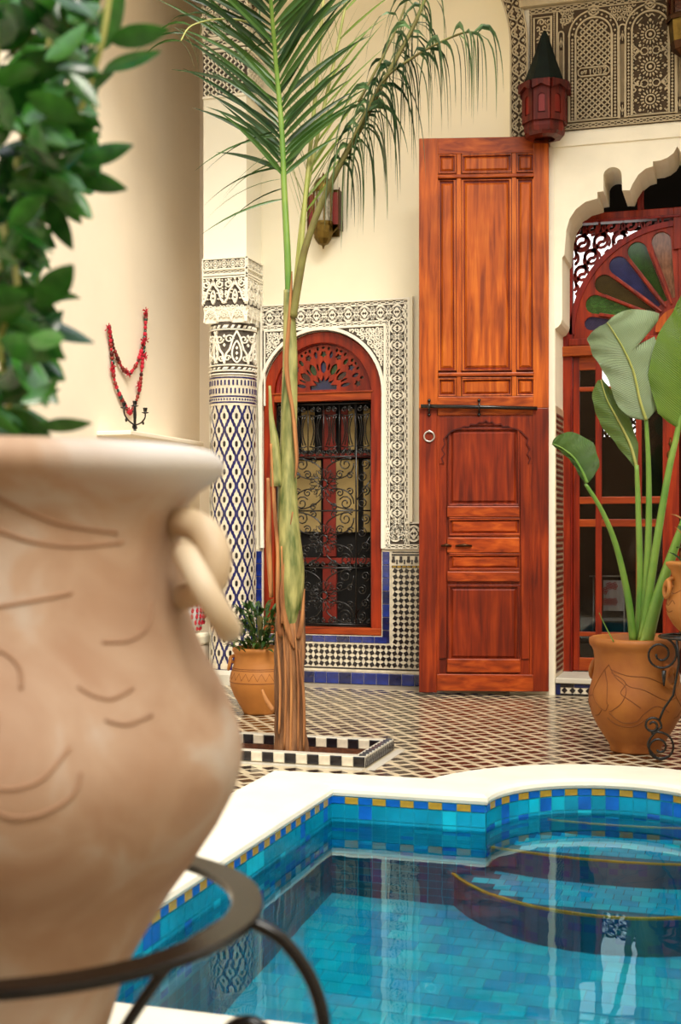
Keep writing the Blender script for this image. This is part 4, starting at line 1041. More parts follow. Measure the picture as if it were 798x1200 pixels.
for z0, z1 in zip(zrows[:3], zrows[1:4]):
    rosette_cell(gx0+sw, gx1-sw, z0, z1)
    for xa, sg in ((gx0, 1), (gx1-sw, -1)):
        m_ = xa+sw/2; H_ = z1-z0
        it([(xa+.005, z0+H_*.2), (xa+sw-.005, z0+H_*.55)]) if sg < 0 else it([(xa+.005, z0+H_*.55), (xa+sw-.005, z0+H_*.2)])
        for k, fz2 in enumerate((.14, .38, .62, .86)): scroll(m_+(.012 if k % 2 else -.012), z0+H_*fz2, .036, 90+180*(k % 2), 1.5*(1 if k % 2 else -1))
z0, z1 = zrows[3], zrows[4]; n = 6
for k in range(n):
    xa = gx0+(gx1-gx0)*k/n; xb = gx0+(gx1-gx0)*(k+1)/n; m_ = (xa+xb)/2; H_ = z1-z0
    if k: bar((xa, z0), (xa, z1), .004)
    for sg in (1, -1):
        it(bez((m_+sg*.038, z0+H_*.22), (m_+sg*.010, z0+H_*.4), (m_+sg*.010, z0+H_*.6), (m_+sg*.038, z0+H_*.78), 7))
        it(bez((m_+sg*.018, z0+H_*.22), (m_+sg*.002, z0+H_*.4), (m_+sg*.002, z0+H_*.6), (m_+sg*.018, z0+H_*.78), 7))
        for zz in (.10, .90): scroll(m_+sg*.024, z0+H_*zz, .020, 90, 1.4*sg)
    for zz in (.2, .8): it([(xa+.01, z0+H_*zz), (m_, z0+H_*(zz-.03)), (xb-.01, z0+H_*zz)])
for z in (zrows[0], zrows[1], zrows[3]):
    for k in range(15): scroll(gx0+.02+k*(gx1-gx0-.04)/14, z+.024, .017, 90, 1.3*(1 if k % 2 else -1))
gr.build('grille', 'iron', win, smooth=True)
# casement behind the grille: red bars, pale cloth panels
CF = lambda u, v, h: (u, YB+.20-h, v)
def cpane(name, mt, xa, xb, za, zb, h=.01): m_ = MB(); m_.poly([(xa, za), (xb, za), (xb, zb), (xa, zb)], CF, 0, h); return m_.build(name, mt, win)
W_ = gx1-gx0
for a, b, mt in ((.02, .13, 'curtain'), (.19, .33, 'curtain'), (.42, .56, 'redshut'), (.62, .69, 'redshut'), (.70, .79, 'curtain'), (.86, .99, 'curtain')):
    cpane('casement_panel', mt, gx0+W_*a, gx0+W_*b, 1.60, 1.88)
cpane('casement_rail', 'redshut', gx0, gx1, 1.545, 1.575, .03)
for a, b in ((.14, .40), (.56, .80), (.86, .99), (.0, .10)): cpane('casement_panel', 'curtain', gx0+W_*a, gx0+W_*b, 1.03, 1.53)
cpane('casement_rail', 'redshut', gx0, gx1, .81, .85, .03); cpane('casement_post', 'redshut', mx-.05, mx+.05, .40, .80, .02); cpane('casement_post', 'redshut', mx-.045, mx+.045, .86, 1.54, .022)
m_ = MB(); m_.poly([(gx0-.03, gz0-.05), (gx1+.03, gz0-.05), (gx1+.03, gz1+.03), (gx0-.03, gz1+.03)], lambda u, v, h: (u, YB+.225-h, v), 0, .004); m_.build('casement_shade', 'dark', win)  # near-black sheet stands in for the unlit room behind

# ================================================================ the great cedar door leaf, folded open in front of the wall
PL, PR = atT(491, 811, 8.2), atT(643, 811, 8.15)
du = Vector((PR.x-PL.x, PR.y-PL.y, 0)).normalized(); dn = Vector((du.y, -du.x, 0)); LW = math.hypot(PR.x-PL.x, PR.y-PL.y)
def DF(u, v, h): return (PL.x+du.x*u+dn.x*h, PL.y+du.y*u+dn.y*h, v)
SC = LW/152
def du_(px): return (px-491)*SC
def dv_(py): return .018+(811-py)*SC
leaf = thing('door_1', 'tall varnished cedar door leaf standing open beside the tiled window surround', 'door', (PL.x, PL.y, 0), kind='structure')
def dbox(name, x0, y0, x1, y1, h0, h1, mt, bev=.004, parent=leaf):
    m_ = MB(); u0, u1, v0, v1 = du_(x0), du_(x1), dv_(y1), dv_(y0)
    m_.poly([(u0, v0), (u1, v0), (u1, v1), (u0, v1)], DF, h0, h1); 
    n_ = len(m_.v); m_.f.append((4, 5, 6, 7)); m_.mi.append(0)
    return m_.build(name, mt, parent, bevel=bev)
dbox('slab', 491, 157, 643, 809, -.045, -.012, 'wood_b', .003)
UA, LB, AH, BH = 'wood_a', 'wood_b', 'wood_ah', 'wood_bh'
dbox('stile', 491, 157, 513.5, 476, -.012, .006, UA); dbox('stile', 491, 476, 512, 811, -.012, .006, LB)
dbox('stile', 625, 157, 643, 476, -.012, .006, UA); dbox('stile', 624, 476, 643, 809, -.012, .006, LB)
dbox('rail', 513, 157, 626, 176, -.012, .004, AH)
dbox('rail', 513, 462, 626, 484, -.012, .004, AH)
def frame_panel(x0, y0, x1, y1, mt, depth=.006, b=2.6, mold='wood_rd'):
    """a sunk panel with a raised field and a moulding round it"""
    m_ = MB(); m_.rib([(du_(x0), dv_(y0)), (du_(x1), dv_(y0)), (du_(x1), dv_(y1)), (du_(x0), dv_(y1))], SC*b, DF, -.013, .004, closed=True)
    m_.build('panel_moulding', mt, leaf, bevel=.003)
    m_ = MB(); q_ = b*.62; m_.rib([(du_(x0-q_+1), dv_(y0-q_+1)), (du_(x1+q_-1), dv_(y0-q_+1)), (du_(x1+q_-1), dv_(y1+q_-1)), (du_(x0-q_+1), dv_(y1+q_-1))], SC*.55, DF, -.013, .0045, closed=True); m_.build('panel_quirk', 'wood_dk', leaf)
    m_ = MB(); i = b*1.25; o = b*2.1
    u0, u1, v0, v1 = du_(x0+i), du_(x1-i), dv_(y1-i), dv_(y0+i); U0, U1, V0, V1 = du_(x0+o), du_(x1-o), dv_(y1-o), dv_(y0+o)
    m_.add([DF(u0, v0, -.011), DF(u1, v0, -.011), DF(u1, v1, -.011), DF(u0, v1, -.011), DF(U0, V0, -.002), DF(U1, V0, -.002), DF(U1, V1, -.002), DF(U0, V1, -.002)],
           [(4, 5, 6, 7), (0, 1, 5, 4), (1, 2, 6, 5), (2, 3, 7, 6), (3, 0, 4, 7)])
    return m_.build('panel', mt, leaf)
for a in ((514, 177, 534, 198), (542, 177, 599, 198), (606, 177, 626, 198)): frame_panel(*a, UA, b=2.2)
for a in ((514, 207, 534, 431), (542, 207, 599, 431), (606, 207, 626, 431)): frame_panel(*a, UA)
for a in ((514, 441, 534, 461), (542, 441, 599, 461), (606, 441, 626, 461)): frame_panel(*a, UA, b=2.2)
for x in (538, 602.5):
    dbox('muntin', x-2.6, 176, x+2.6, 462, -.012, .004, UA)
for y in (202.5, 436):
    dbox('cross_moulding', 513, y-2.2, 626, y+2.2, -.012, .012, AH, .006)
# lower half
dbox('rail', 512, 789, 625, 809, -.012, .010, BH, .005); dbox('rail', 524, 771, 610, 787, -.012, .008, BH, .006)
m_ = MB(); m_.rib([(du_(512+1.5), dv_(789)), (du_(512+1.5), dv_(485)), (du_(622.5), dv_(485)), (du_(622.5), dv_(789))], SC*3, DF, -.012, .002); m_.build('inner_moulding', LB, leaf, bevel=.003)
m_ = MB(); m_.rib([(du_(519), dv_(771)), (du_(519), dv_(494)), (du_(616), dv_(494)), (du_(616), dv_(771))], SC*9, DF, -.012, -.001); m_.build('inner_stile', LB, leaf, bevel=.004)
frame_panel(526, 500, 608, 590, LB); frame_panel(526, 685, 608, 773, LB)
dbox('rail', 524, 591, 609, 604, -.012, .008, BH, .006); frame_panel(527, 606, 609, 625, BH, b=2.2)
dbox('rail', 524, 628, 609, 646, -.012, .006, BH, .005); frame_panel(527, 648, 609, 666, BH, b=2.2)
dbox('rail', 524, 668, 609, 680, -.012, .008, BH, .006)
# scalloped crest over the upper lower-panel
cr = [(520, 541), (517.5, 535), (521, 530), (518, 524), (521.5, 518), (520, 512), (524, 508), (528, 503.5), (533, 501), (540, 499.5), (544, 497), (549, 498), (552, 494.5), (558, 495.5), (562, 492), (566, 493), (569.5, 490)]
cr = cr+[(1139-x, y) for x, y in cr[::-1][1:]]
m_ = MB(); pts = [(du_(x), dv_(y)) for x, y in cr]
m_.plate([(du_(515), dv_(541)), (du_(514), dv_(486)), (du_(624), dv_(486)), (du_(624), dv_(541))]+pts[::-1], [], DF, -.012, .005); m_.build('scalloped_crest', LB, leaf, bevel=.002)
m_ = MB(); m_.rib(pts, SC*1.5, DF, .0, .0085); m_.build('crest_lip', 'wood_dk', leaf)
# bolt
m_ = MB(); zb = dv_(475); m_.tube([DF(du_(493), dv_(473.5), .030), DF(du_(562), zb, .030), DF(du_(629), dv_(477), .030)], .0125, 10)
bolt = m_.build('bolt', 'iron', leaf, smooth=True)
for x in (503, 561.5):
    m_ = MB(); z_ = dv_(475); m_.tube([DF(du_(x), z_-.042, .006), DF(du_(x), z_-.018, .040), DF(du_(x), z_+.018, .040), DF(du_(x), z_+.042, .006)], .006, 6)
    m_.ell(DF(du_(x), z_+.045, .008), .011); m_.ell(DF(du_(x), z_-.045, .008), .011); m_.build('bolt_keeper', 'iron', bolt, smooth=True)
m_ = MB(); m_.tube([DF(du_(x), z_, .012) for x, z_ in [(503+6*math.cos(a), dv_(509+6*math.sin(a))) for a in [2*PI*i/20 for i in range(20)]]], .0055, 6, closed=True)
m_.ell(DF(du_(503), dv_(503), .012), .010); m_.build('knocker_ring', 'white_metal', leaf, smooth=True)
m_ = MB(); 
for x0, x1 in ((517, 529), (534, 553)): m_.tube([DF(du_(x0), dv_(638), .016), DF(du_((x0+x1)/2), dv_(637), .022), DF(du_(x1), dv_(638), .016)], [.006, .010, .006], 8)
m_.build('latch', 'brass_dk', leaf, smooth=True)

# ================================================================ glazed doorway
dw2 = thing('door_2', 'red glazed double door under a fanlight of coloured glass petals', 'door', (-.351, YD, .112), kind='structure')
DD = lambda u, v, h: (u, YD-h, v)
def dx_(px): return atY(px, 500, YD).x
def rect(name, x0, x1, z0, z1, h0, h1, mt, bev=.004, parent=dw2):
    m_ = MB(); m_.poly([(x0, z0), (x1, z0), (x1, z1), (x0, z1)], DD, h0, h1); m_.f.append((4, 5, 6, 7)); m_.mi.append(0)
    return m_.build(name, mt, parent, bevel=bev)
XC = -.351
for sg in (1, -1):
    X = lambda v, sg=sg: XC+sg*(v-XC)
    def R2(name, a, b, z0, z1, h0, h1, mt, bev=.004, parent=dw2):
        x0, x1 = sorted((X(a), X(b))); return rect(name, x0, x1, z0, z1, h0, h1, mt, bev, parent)
    R2('frame_post', -1.117, -1.040, .112, 2.24, -.03, .035, 'wood_d')
    R2('frame_bead', -1.045, -1.036, .112, 2.19, -.03, .045, 'wood_rd')
    # one door leaf
    hinge = -1.034
    lf = R2('door_leaf', -1.034, -.992, .118, 2.185, -.02, .018, 'wood_d')
    R2('muntin', -.889, -.848, .118, 2.185, -.02, .018, 'wood_d', parent=lf)
    R2('stile', -.630, -.592, .118, 2.185, -.02, .018, 'wood_d', parent=lf); R2('muntin', -.440-.02, -.395, .118, 2.185, -.02, .018, 'wood_d', parent=lf)
    for z0, z1 in ((.118, .205), (.345, .375), (1.065, 1.115), (1.215, 1.262), (1.955, 1.985), (2.095, 2.185)):
        R2('rail', -.995, -.43, z0, z1, -.018, .016, 'wood_bh', parent=lf)
    R2('meeting_stile', -.440, -.356, .118, 2.185, -.02, .022, 'wood_d', parent=lf)
    for a, b in ((-.992, -.889), (-.848, -.63), (-.592, -.46)):
        R2('glass_pane', a-.003, b+.003, .15, 2.15, -.004, .0, 'glass', 0, parent=lf)
    R2('fan_post', -1.098, -1.035, 2.25, 3.08, -.03, .03, 'wood_rd')
rect('transom', -1.117, .415, 2.185, 2.25, -.03, .06, 'wood_ah', .006); rect('transom', -1.06, .36, 2.255, 2.30, -.03, .04, 'wood_d')
rect('head_rail', -1.085, .385, 3.07, 3.12, -.03, .035, 'wood_d'); rect('head_bead', -1.05, .35, 3.055, 3.072, -.03, .05, 'wood_rd')
rect('centre_post', -.392, -.340, 2.85, 3.12, -.02, .040, 'wood_d')
for x in (-.60, -.10): rect('upper_post', x-.02, x+.02, 3.12, 3.5, -.02, .02, 'wood_rd')
# escutcheon and rosette on the meeting stile
m_ = MB(); q = DD(-.405, 1.63, .03); m_.ell(DD(-.41, 1.53, .026), (.024, .008, .03)); m_.ell(DD(-.41, 1.60, .026), (.012, .008, .014)); m_.tube([DD(-.41, 1.56, .03), DD(-.41, 1.64, .03)], .005, 6); m_.build('escutcheon', 'brass', dw2, smooth=True)
# fan: half disc board with petal holes
HX, HZ = XC, 2.33; RO = .70; zb_ = 2.30
holes = []; pets = []
angs = [(176, 'g_purple'), (163, 'g_green'), (148.5, 'g_olive'), (133.5, 'g_blue'), (118.5, 'g_lgreen'), (102, 'g_pink'), (78, 'g_pink'), (61.5, 'g_lgreen'), (46.5, 'g_blue'), (31.5, 'g_olive'), (17, 'g_green'), (4, 'g_purple')]
for a, mt in angs:
    ca, sa = math.cos(math.radians(a)), math.sin(math.radians(a)); P = []
    r0, r1, w0, w1 = .185, .585, .010, .062
    if a in (176, 4): r0, w1 = .25, .045; sa_ = 1
    side = [(r0, w0), (r0+(r1-r0)*.5, w0+(w1-w0)*.52), (r1-.02, w1)]
    P = [(r, w) for r, w in side]+[(r1-.02+w1*math.sin(t), w1*math.cos(t)) for t in [PI*i/8 for i in range(1, 8)]]+[(r, -w) for r, w in side[::-1]]
    Q = [(HX+r*ca-w*sa, HZ+.03+r*sa+w*ca) for r, w in P]
    if a in (176, 4): Q = [(x, max(z, zb_+.02)) for x, z in Q]
    holes.append(Q); pets.append((Q, mt))
outer_ = [(HX+RO*math.cos(a), HZ+.0+RO*math.sin(a)) for a in [PI*i/44 for i in range(45)]]+[(HX-RO, zb_), (HX+RO, zb_)]
m_ = MB(); m_.plate(outer_, holes, DD, -.004, .016); fan = m_.build('fan_board', 'wood_d', dw2)
m_ = MB(); m_.rib([(HX+(RO-.01)*math.cos(a), HZ+(RO-.01)*math.sin(a)) for a in [PI*i/44 for i in range(45)]], .035, DD, .012, .030); m_.build('fan_rim', 'wood_rd', fan)
for (a, _), (b, _) in zip(angs, angs[1:]):
    m = math.radians((a+b)/2); m_ = MB(); m_.rib([(HX+.15*math.cos(m), HZ+.03+.15*math.sin(m)), (HX+.52*math.cos(m), HZ+.03+.52*math.sin(m))], [.012, .022], DD, .014, .032); m_.build('fan_spoke', 'wood_d', fan, bevel=.003)
m_ = MB(); m_.plate([(HX+.155*math.cos(a), HZ-.01+.155*math.sin(a)) for a in [PI*i/24 for i in range(25)]], [], DD, .012, .045); m_.build('fan_hub', 'wood_a', fan, bevel=.006)
for Q, mt in pets: m_ = MB(); m_.plate(Q, [], DD, -.008, -.002); m_.build('glass_petal', mt, fan)
# pierced spandrels
rnd = random.Random(5)
for sg in (1, -1):
    m_ = MB()
    def inside(x, z): return abs(x-XC) < .69 and abs(x-XC) > .04 and 2.34 < z < 3.06 and math.hypot(x-HX, z-HZ) > RO+.005 and (x-XC)*sg < 0
    def seg(P, w):
        Q = []
        for p in P:
            if inside(*p): Q.append(p)
            else:
                if len(Q) > 1: m_.rib(Q, w, DD, -.004, .012)
                Q = []
        if len(Q) > 1: m_.rib(Q, w, DD, -.004, .012)
    g = .125
    for j in range(9):
        for i in range(9):
            x, z = XC-sg*(.69-(i+(.5 if j % 2 else 0))*g), 3.06-.02-j*g*.82
            seg(circ(x, z, g*.34, 12)+[(x+g*.34, z)], .018)
            a0 = rnd.uniform(0, 360); seg(bez((x, z+g*.34), (x+g*.5, z+g*.4), (x+g*.2, z+g*.8), (x+g*.6, z+g*.8), 8), .020)
            seg(bez((x-g*.34, z), (x-g*.5, z-g*.3), (x-g*.1, z-g*.6), (x-g*.4, z-g*.9), 8), .018)
            seg(spiral(x, z, g*.5, g*.36, a0, .6, 8), .014)
    m_.build('pierced_spandrel', 'wood_rd', dw2)
# cloth hung inside the glass and a chair back behind it
p0 = atY(707, 680, YD+.06); p1 = atY(731, 716, YD+.06)
ct = thing('hung_cloth', 'white cloth with red print hanging inside the glazed door', 'cloth', (p0.x, YD+.06, p1.z))
m_ = MB(); nx = 12
for i in range(nx):
    xa, xb = p0.x+(p1.x-p0.x)*i/nx, p0.x+(p1.x-p0.x)*(i+1)/nx; ya, yb = YD+.06+.008*math.sin(i*1.3), YD+.06+.008*math.sin((i+1)*1.3)
    m_.add([(xa, ya, p1.z), (xb, yb, p1.z), (xb, yb, p0.z), (xa, ya, p0.z)], [(0, 1, 2, 3)])
m_.build('sheet', 'cloth', ct, smooth=True)
m_ = MB(); FRc = lambda u, v, h: (u, YD+.048-h, v)
for k, (zx, zz) in enumerate([(.3, .82), (.3, .3), (.08, .66), (.08, .3), (.55, .82), (.55, .3)]):
    x, z = p0.x+(p1.x-p0.x)*zx, p1.z+(p0.z-p1.z)*zz
    for i in range(5): a = 2*PI*i/5; m_.rib(circ(x+.012*math.cos(a), z+.016*math.sin(a), .008, 7), .004, FRc, 0, .002, closed=True)
m_.build('red_print', 'cloth_red', ct)
p0, p1 = atY(690, 676, YD+.06), atY(735, 676, YD+.06)
m_ = MB(); m_.tube([(p0.x, YD+.072, p0.z+.004), (p1.x, YD+.072, p1.z+.004)], .006, 6)
for x in (p0.x+.03, p1.x-.02): m_.tube([(x, YD+.072, .102), (x, YD+.072, p0.z)], .006, 6)
m_.tube([(p0.x+.03, YD+.072, .108), (p0.x+.03, YD+.16, .108)], .006, 6); m_.tube([(p1.x-.02, YD+.072, .108), (p1.x-.02, YD+.16, .108)], .006, 6)
tag(m_.build('towel_rack', 'white_metal', smooth=True), 'thin metal rack behind the glazed door carrying the cloth', 'rack')
# ================================================================ lanterns
def wall_lantern():
    c = atY(378, 247, YB-.10); L = thing('wall_lantern', 'domed brass wall lantern with red glass sides on the cream wall', 'lantern', (c.x, YB, c.z-.2))
    X, Y, Z = c.x, YB-.085, c.z; R = .068
    m_ = MB(); m_.lathe([(R*1.02, .135), (R*1.02, .15), (R*.97, .18), (R*.8, .21), (R*.5, .232), (.012, .243), (.006, .262), (0, .275)], (X, Y, Z-.01), 24); m_.build('dome', 'brass', L, smooth=True)
    m_ = MB(); m_.lathe([(R*1.0, -.105), (R*1.02, -.09), (R*1.02, -.075)], (X, Y, Z), 24); m_.lathe([(R*1.0, -.105), (R*.97, -.15), (R*.85, -.19), (R*.5, -.222), (.010, -.232), (.005, -.25), (0, -.258)], (X, Y, Z), 10); m_.build('bowl', 'brass', L)
    for k in range(8):
        a = PI/8+k*PI/4; x, y = X+R*math.cos(a), Y+R*math.sin(a)
        m_ = MB(); m_.tube([(x, y, Z-.09), (x, y, Z+.13)], .0045, 5); m_.build('rib', 'brass', L)
    m_ = MB(); m_.lathe([(R*.93, -.08), (R*.93, .128)], (X, Y, Z), 8); m_.build('glass', 'g_clear', L)
    for sg in (1, -1):
        m_ = MB(); x0 = X+sg*R*.9; x1 = X+sg*.115
        m_.box((min(x0, x1), Y+.01, Z-.09), (max(x0, x1), Y+.016, Z+.125)); m_.build('side_glass', 'redshut', L)
        m_ = MB(); m_.box((min(x1, x1-sg*.010), Y, Z-.125), (max(x1, x1-sg*.010), YB, Z+.135)); m_.tube([(x1-sg*.005, Y+.01, Z+.135), (x1-sg*.005, Y+.01, Z+.155)], .004, 6); m_.build('side_frame', 'brass_dk', L)
        m_ = MB(); m_.tube([(x1, Y+.01, Z-.10), (X+sg*R, Y+.01, Z-.14), (X+sg*R*.8, Y, Z-.17)], .006, 6); m_.build('bracket', 'brass', L)
    m_ = MB(); m_.box((X-.09, YB-.012, Z-.16), (X+.09, YB, Z+.16)); m_.build('back_plate', 'brass', L)
    return L
wall_lantern()
def red_lantern():
    c = atY(638, 100, YF-.16); X, Y = c.x, YF-.155; L = thing('corner_lantern', 'red wooden wall lantern with a dark green pyramid cap', 'lantern', (X, YF, atY(638, 158, Y).z))
    zt_, zm, zb = atY(638, 38, Y).z, atY(638, 100, Y).z, atY(638, 158, Y).z; R = .135
    m_ = MB(); n = 8
    def ring(r, z): return [(X+r*math.cos(PI/8+k*PI/4), Y+r*math.sin(PI/8+k*PI/4), z) for k in range(n)]
    def stack(rs):
        v = []; f = []
        for r, z in rs: v += ring(r, z)
        for i in range(len(rs)-1):
            for k in range(n): f.append((i*n+k, i*n+(k+1) % n, (i+1)*n+(k+1) % n, (i+1)*n+k))
        f += [tuple(range(n))[::-1], tuple((len(rs)-1)*n+k for k in range(n))]; return v, f
    m_.add(*stack([(R, zm+.0), (R*.96, zm+.015), (R*.52, zm+.17), (R*.20, zt_-.03), (.012, zt_)])); m_.ell((X, Y, zt_), .012); m_.ell((X, Y, zt_-.035), .018); m_.build('cap', 'roof_green', L)
    m_ = MB(); h = zm-zb
    m_.add(*stack([(R*.93, zb), (R*.97, zb+.03), (R*.94, zb+.05), (R*.98, zm-.02), (R*1.04, zm)])); m_.build('body', 'wood_m', L)
    for k in range(8):
        a = k*PI/4; ca, sa = math.cos(a), math.sin(a); F_ = lambda u, v, h2, ca=ca, sa=sa: (X+(R*.91+h2)*ca-u*sa, Y+(R*.91+h2)*sa+u*ca, v)
        m_ = MB(); w_ = R*.37
        m_.plate([(-w_, zb+.06), (w_, zb+.06), (w_, zm-.02), (-w_, zm-.02)], [arc(0, zm-.11, w_*.45, 0, 180, 8)+[(-w_*.45, zb+.10), (w_*.45, zb+.10)]], F_, 0, .010); sp_ = m_.build('side_board', 'wood_m', L)
        m_ = MB(); m_.plate([(-w_*1.1, zm-.005), (-w_*1.1, zm-.06), (-w_*.6, zm-.05), (0, zm-.035), (w_*.6, zm-.05), (w_*1.1, zm-.06), (w_*1.1, zm-.005)], [], F_, .010, .034); m_.build('eave_board', 'wood_m', L, bevel=.003)
        m_ = MB(); q = Vector(F_(0, zb+.18, .006)); m_.poly([(-w_*.4, zb+.11), (w_*.4, zb+.11), (w_*.4, zb+.24), (-w_*.4, zb+.24)], F_, .001, .003); m_.build('side_inset', 'wood_rd', L)
    m_ = MB(); m_.lathe([(R*.5, -.03), (R*.86, -.02), (R*.93, 0)], (X, Y, zb), 8); m_.build('base', 'wood_dk', L)
    m_ = MB(); m_.box((X-.05, Y, zb+.05), (X+.05, YF, zb+.2)); m_.build('bracket', 'wood_dk', L)
red_lantern()
def brass_lantern():
    Y = YF-.16; c = atY(803, 30, Y); X = c.x; z0 = atY(803, 66, Y).z; L = thing('brass_lantern', 'amber lit-looking brass wall lantern at the upper right edge of the frieze', 'lantern', (X, YF, z0))
    L['label'] = 'brass and amber glass wall lantern over the frieze, at the right edge'
    R = .105
    m_ = MB(); m_.lathe([(0, -.01), (R*.35, .0), (R*.75, .035), (R*.86, .08)], (X, Y, z0), 8); m_.build('bowl', 'brass_dk', L)
    m_ = MB(); m_.lathe([(R*.84, .08), (R*.95, .21)], (X, Y, z0), 8); m_.build('amber_glass', 'brass', L)
    m_ = MB(); m_.lathe([(R*1.05, .205), (R*1.12, .225), (R*1.02, .24)], (X, Y, z0), 8); m_.build('collar', 'brass_dk', L)
    m_ = MB(); m_.lathe([(R*.9, .24), (R*.9, .50)], (X, Y, z0), 8); m_.build('glass', 'g_brown', L)
    for k in range(8):
        a = k*PI/4; x, y = X+R*.96*math.cos(a), Y+R*.96*math.sin(a); m_ = MB(); m_.tube([(x, y, z0+.235), (x, y, z0+.5)], .009, 6); m_.build('rib', 'brass_dk', L)
    m_ = MB(); m_.lathe([(R*1.1, .5), (R*.9, .56), (R*.4, .62), (0, .66)], (X, Y, z0), 8); m_.build('cap', 'brass_dk', L)
    m_ = MB(); m_.box((X-.04, Y, z0+.3), (X+.04, YF, z0+.36)); m_.build('bracket', 'brass_dk', L)
brass_lantern()

# ================================================================ planter bed
pb = thing('planter_bed', 'sunken palm bed rimmed with black and white mosaic blocks', 'planter', (-1.96, 5.72, 0))
ch_ = .052; w_ = .050
m_ = MB()
for a, b in (((PLX0, PLY0), (PLX1, PLY0+w_)), ((PLX0, PLY1-w_), (PLX1, PLY1)), ((PLX0, PLY0+w_), (PLX0+w_, PLY1-w_)), ((PLX1-w_, PLY0+w_), (PLX1, PLY1-w_))):
    m_.box((a[0], a[1], -.05), (b[0], b[1], ch_))
m_.build('curb', 'marble', pb, bevel=.003)
m_ = MB(); m_.box((PLX0+w_, PLY0+w_, -.09), (PLX1-w_, PLY1-w_, -.022))
soil = m_.build('soil', 'soil', pb)
m_ = MB(); m_.rib([(PLX0+w_-.002, PLY0+w_), (PLX0+w_-.002, PLY1-w_-.001), (PLX1-w_+.002, PLY1-w_-.001), (PLX1-w_+.002, PLY0+w_)], .006, planeZ(0), -.08, .004); m_.build('lining', 'soil', pb)
n = 15; L_ = (PLX1-PLX0)/n
for k in range(n):
    mt = 't_white' if k % 2 else 't_black'
    tile_obj('curb_block', L_*.96, .044, .006, mt, (PLX0+L_*(k+.5), PLY0, ch_-.024), (PI/2, 0, 0), pb)
    tile_obj('curb_block', L_*.96, .044, .006, 't_black' if k % 2 else 't_white', (PLX0+L_*(k+.5), PLY1-w_, ch_-.024), (PI/2, 0, 0), pb)
n = 10; L2 = (PLY1-PLY0)/n
for k in range(n):
    tile_obj('curb_block', .030, L2*.55, .006, 't_black', (PLX1-.018, PLY0+L2*(k+.5), ch_), (0, 0, .25), pb)
    tile_obj('curb_block', .030, L2*.55, .006, 't_black', (PLX0+.018, PLY0+L2*(k+.5), ch_), (0, 0, .25), pb)
m_ = MB(); fx = planeX(PLX1)
for k in range(n*2): y = PLY0+L2*.5*(k+.1); m_.poly([(y, 0.004), (y+L2*.38, .004), (y+L2*.19, .046)], fx, 0, .004)
m_.build('curb_triangles', 't_black', pb, kind='stuff')
m_ = MB(); mbx = planeZ(0)
for a in (PLX1+.035,): m_.poly([(a-.02, PLY0-.04), (a+.02, PLY0-.04), (a+.02, PLY1), (a-.02, PLY1)], mbx, -.001, .003)
m_.poly([(PLX0, PLY0-.055), (PLX1, PLY0-.055), (PLX1, PLY0-.012), (PLX0, PLY0-.012)], mbx, -.001, .003); m_.build('outer_strip', 'marble', pb)

# ================================================================ ribbon leaf
def blade(m_, pts, w, up=Vector((0, 0, 1)), fold=.25, k=0, prof=None, ns=2):
    """leaf blade along pts (3D), width profile, folded along the midrib; two-sided sheet"""
    N = len(pts); vs = []; uv = []
    for i, p in enumerate(pts):
        p = Vector(p); t = (Vector(pts[min(i+1, N-1)])-Vector(pts[max(i-1, 0)])).normalized()
        s_ = t.cross(up)
        if s_.length < 1e-4: s_ = t.orthogonal()
        s_.normalize(); nn = s_.cross(t).normalized(); f = i/(N-1)
        ww = w*(prof(f) if prof else math.sin(PI*min(1, f*.93+.07))**.8)/2
        vs += [p-s_*ww+nn*ww*fold, p, p+s_*ww+nn*ww*fold]; uv += [(0, f), (.5, f), (1, f)]
    fs = []
    for i in range(N-1): a = i*3; fs += [(a, a+1, a+4, a+3), (a+1, a+2, a+5, a+4)]
    o = len(m_.v); m_.add(vs, fs, k)
    if m_.uv is None: m_.uv = []
    m_.uv += [(0, 0)]*(o-len(m_.uv)); m_.uv += uv

# ================================================================ palm
TP = 5.97
pm = thing('courtyard_palm', 'slender young palm rising from the mosaic bed, arching fronds', 'palm', (-1.955, 5.70, -.02))
def T(px, py, dt=0): return atT(px, py, TP+dt)
def trunk(name, pts, mt, n=14, flat=1.0, jit=0, sm=5, ribs=0):
    c = smooth_path([tuple(T(x, y, d))+(r,) for x, y, d, r in pts], sm); m_ = MB()
    m_.tube([p[:3] for p in c], [p[3] for p in c], n, flat=flat)
    if jit:
        N = len(c)
        for i in range(N):
            for j in range(n):
                q = Vector(m_.v[i*n+j]); ctr = Vector(c[i][:3]); k = 1+jit*math.sin(j*2.4+i*.15)+jit*.7*math.sin(j*5.1-i*.3)+random.uniform(-jit, jit)*.5
                m_.v[i*n+j] = tuple(ctr+(q-ctr)*k)
    return m_.build(name, mt, pm, smooth=True)
px2m = TP/FPX
trunk('trunk', [(342, 894, 0, .088), (342, 885, 0, .080), (341, 860, 0, .073), (339, 820, 0, .068), (339, 780, 0, .067), (340, 740, 0, .068), (340, 700, 0, .060), (338, 660, 0, .05)], 'bark', 20, jit=.07)
trunk('green_sheath', [(338, 745, -.01, .05), (339, 710, -.02, .060), (340, 670, -.02, .066), (338, 620, -.02, .052), (337, 570, -.01, .044), (338, 520, 0, .039), (339, 470, 0, .037), (340, 420, 0, .034), (339, 370, 0, .028), (338, 340, 0, .022)], 'sheath', 16)
trunk('dry_sheath', [(330, 745, -.05, .028), (327, 700, -.06, .026), (326, 650, -.055, .018), (322, 600, -.05, .016), (320, 560, -.045, .014), (318, 520, -.04, .012)], 'fibre', 8, flat=.5)
trunk('dry_sheath', [(332, 730, -.075, .022), (331, 680, -.080, .012), (330, 640, -.075, .006)], 'fibre', 8, flat=.5)
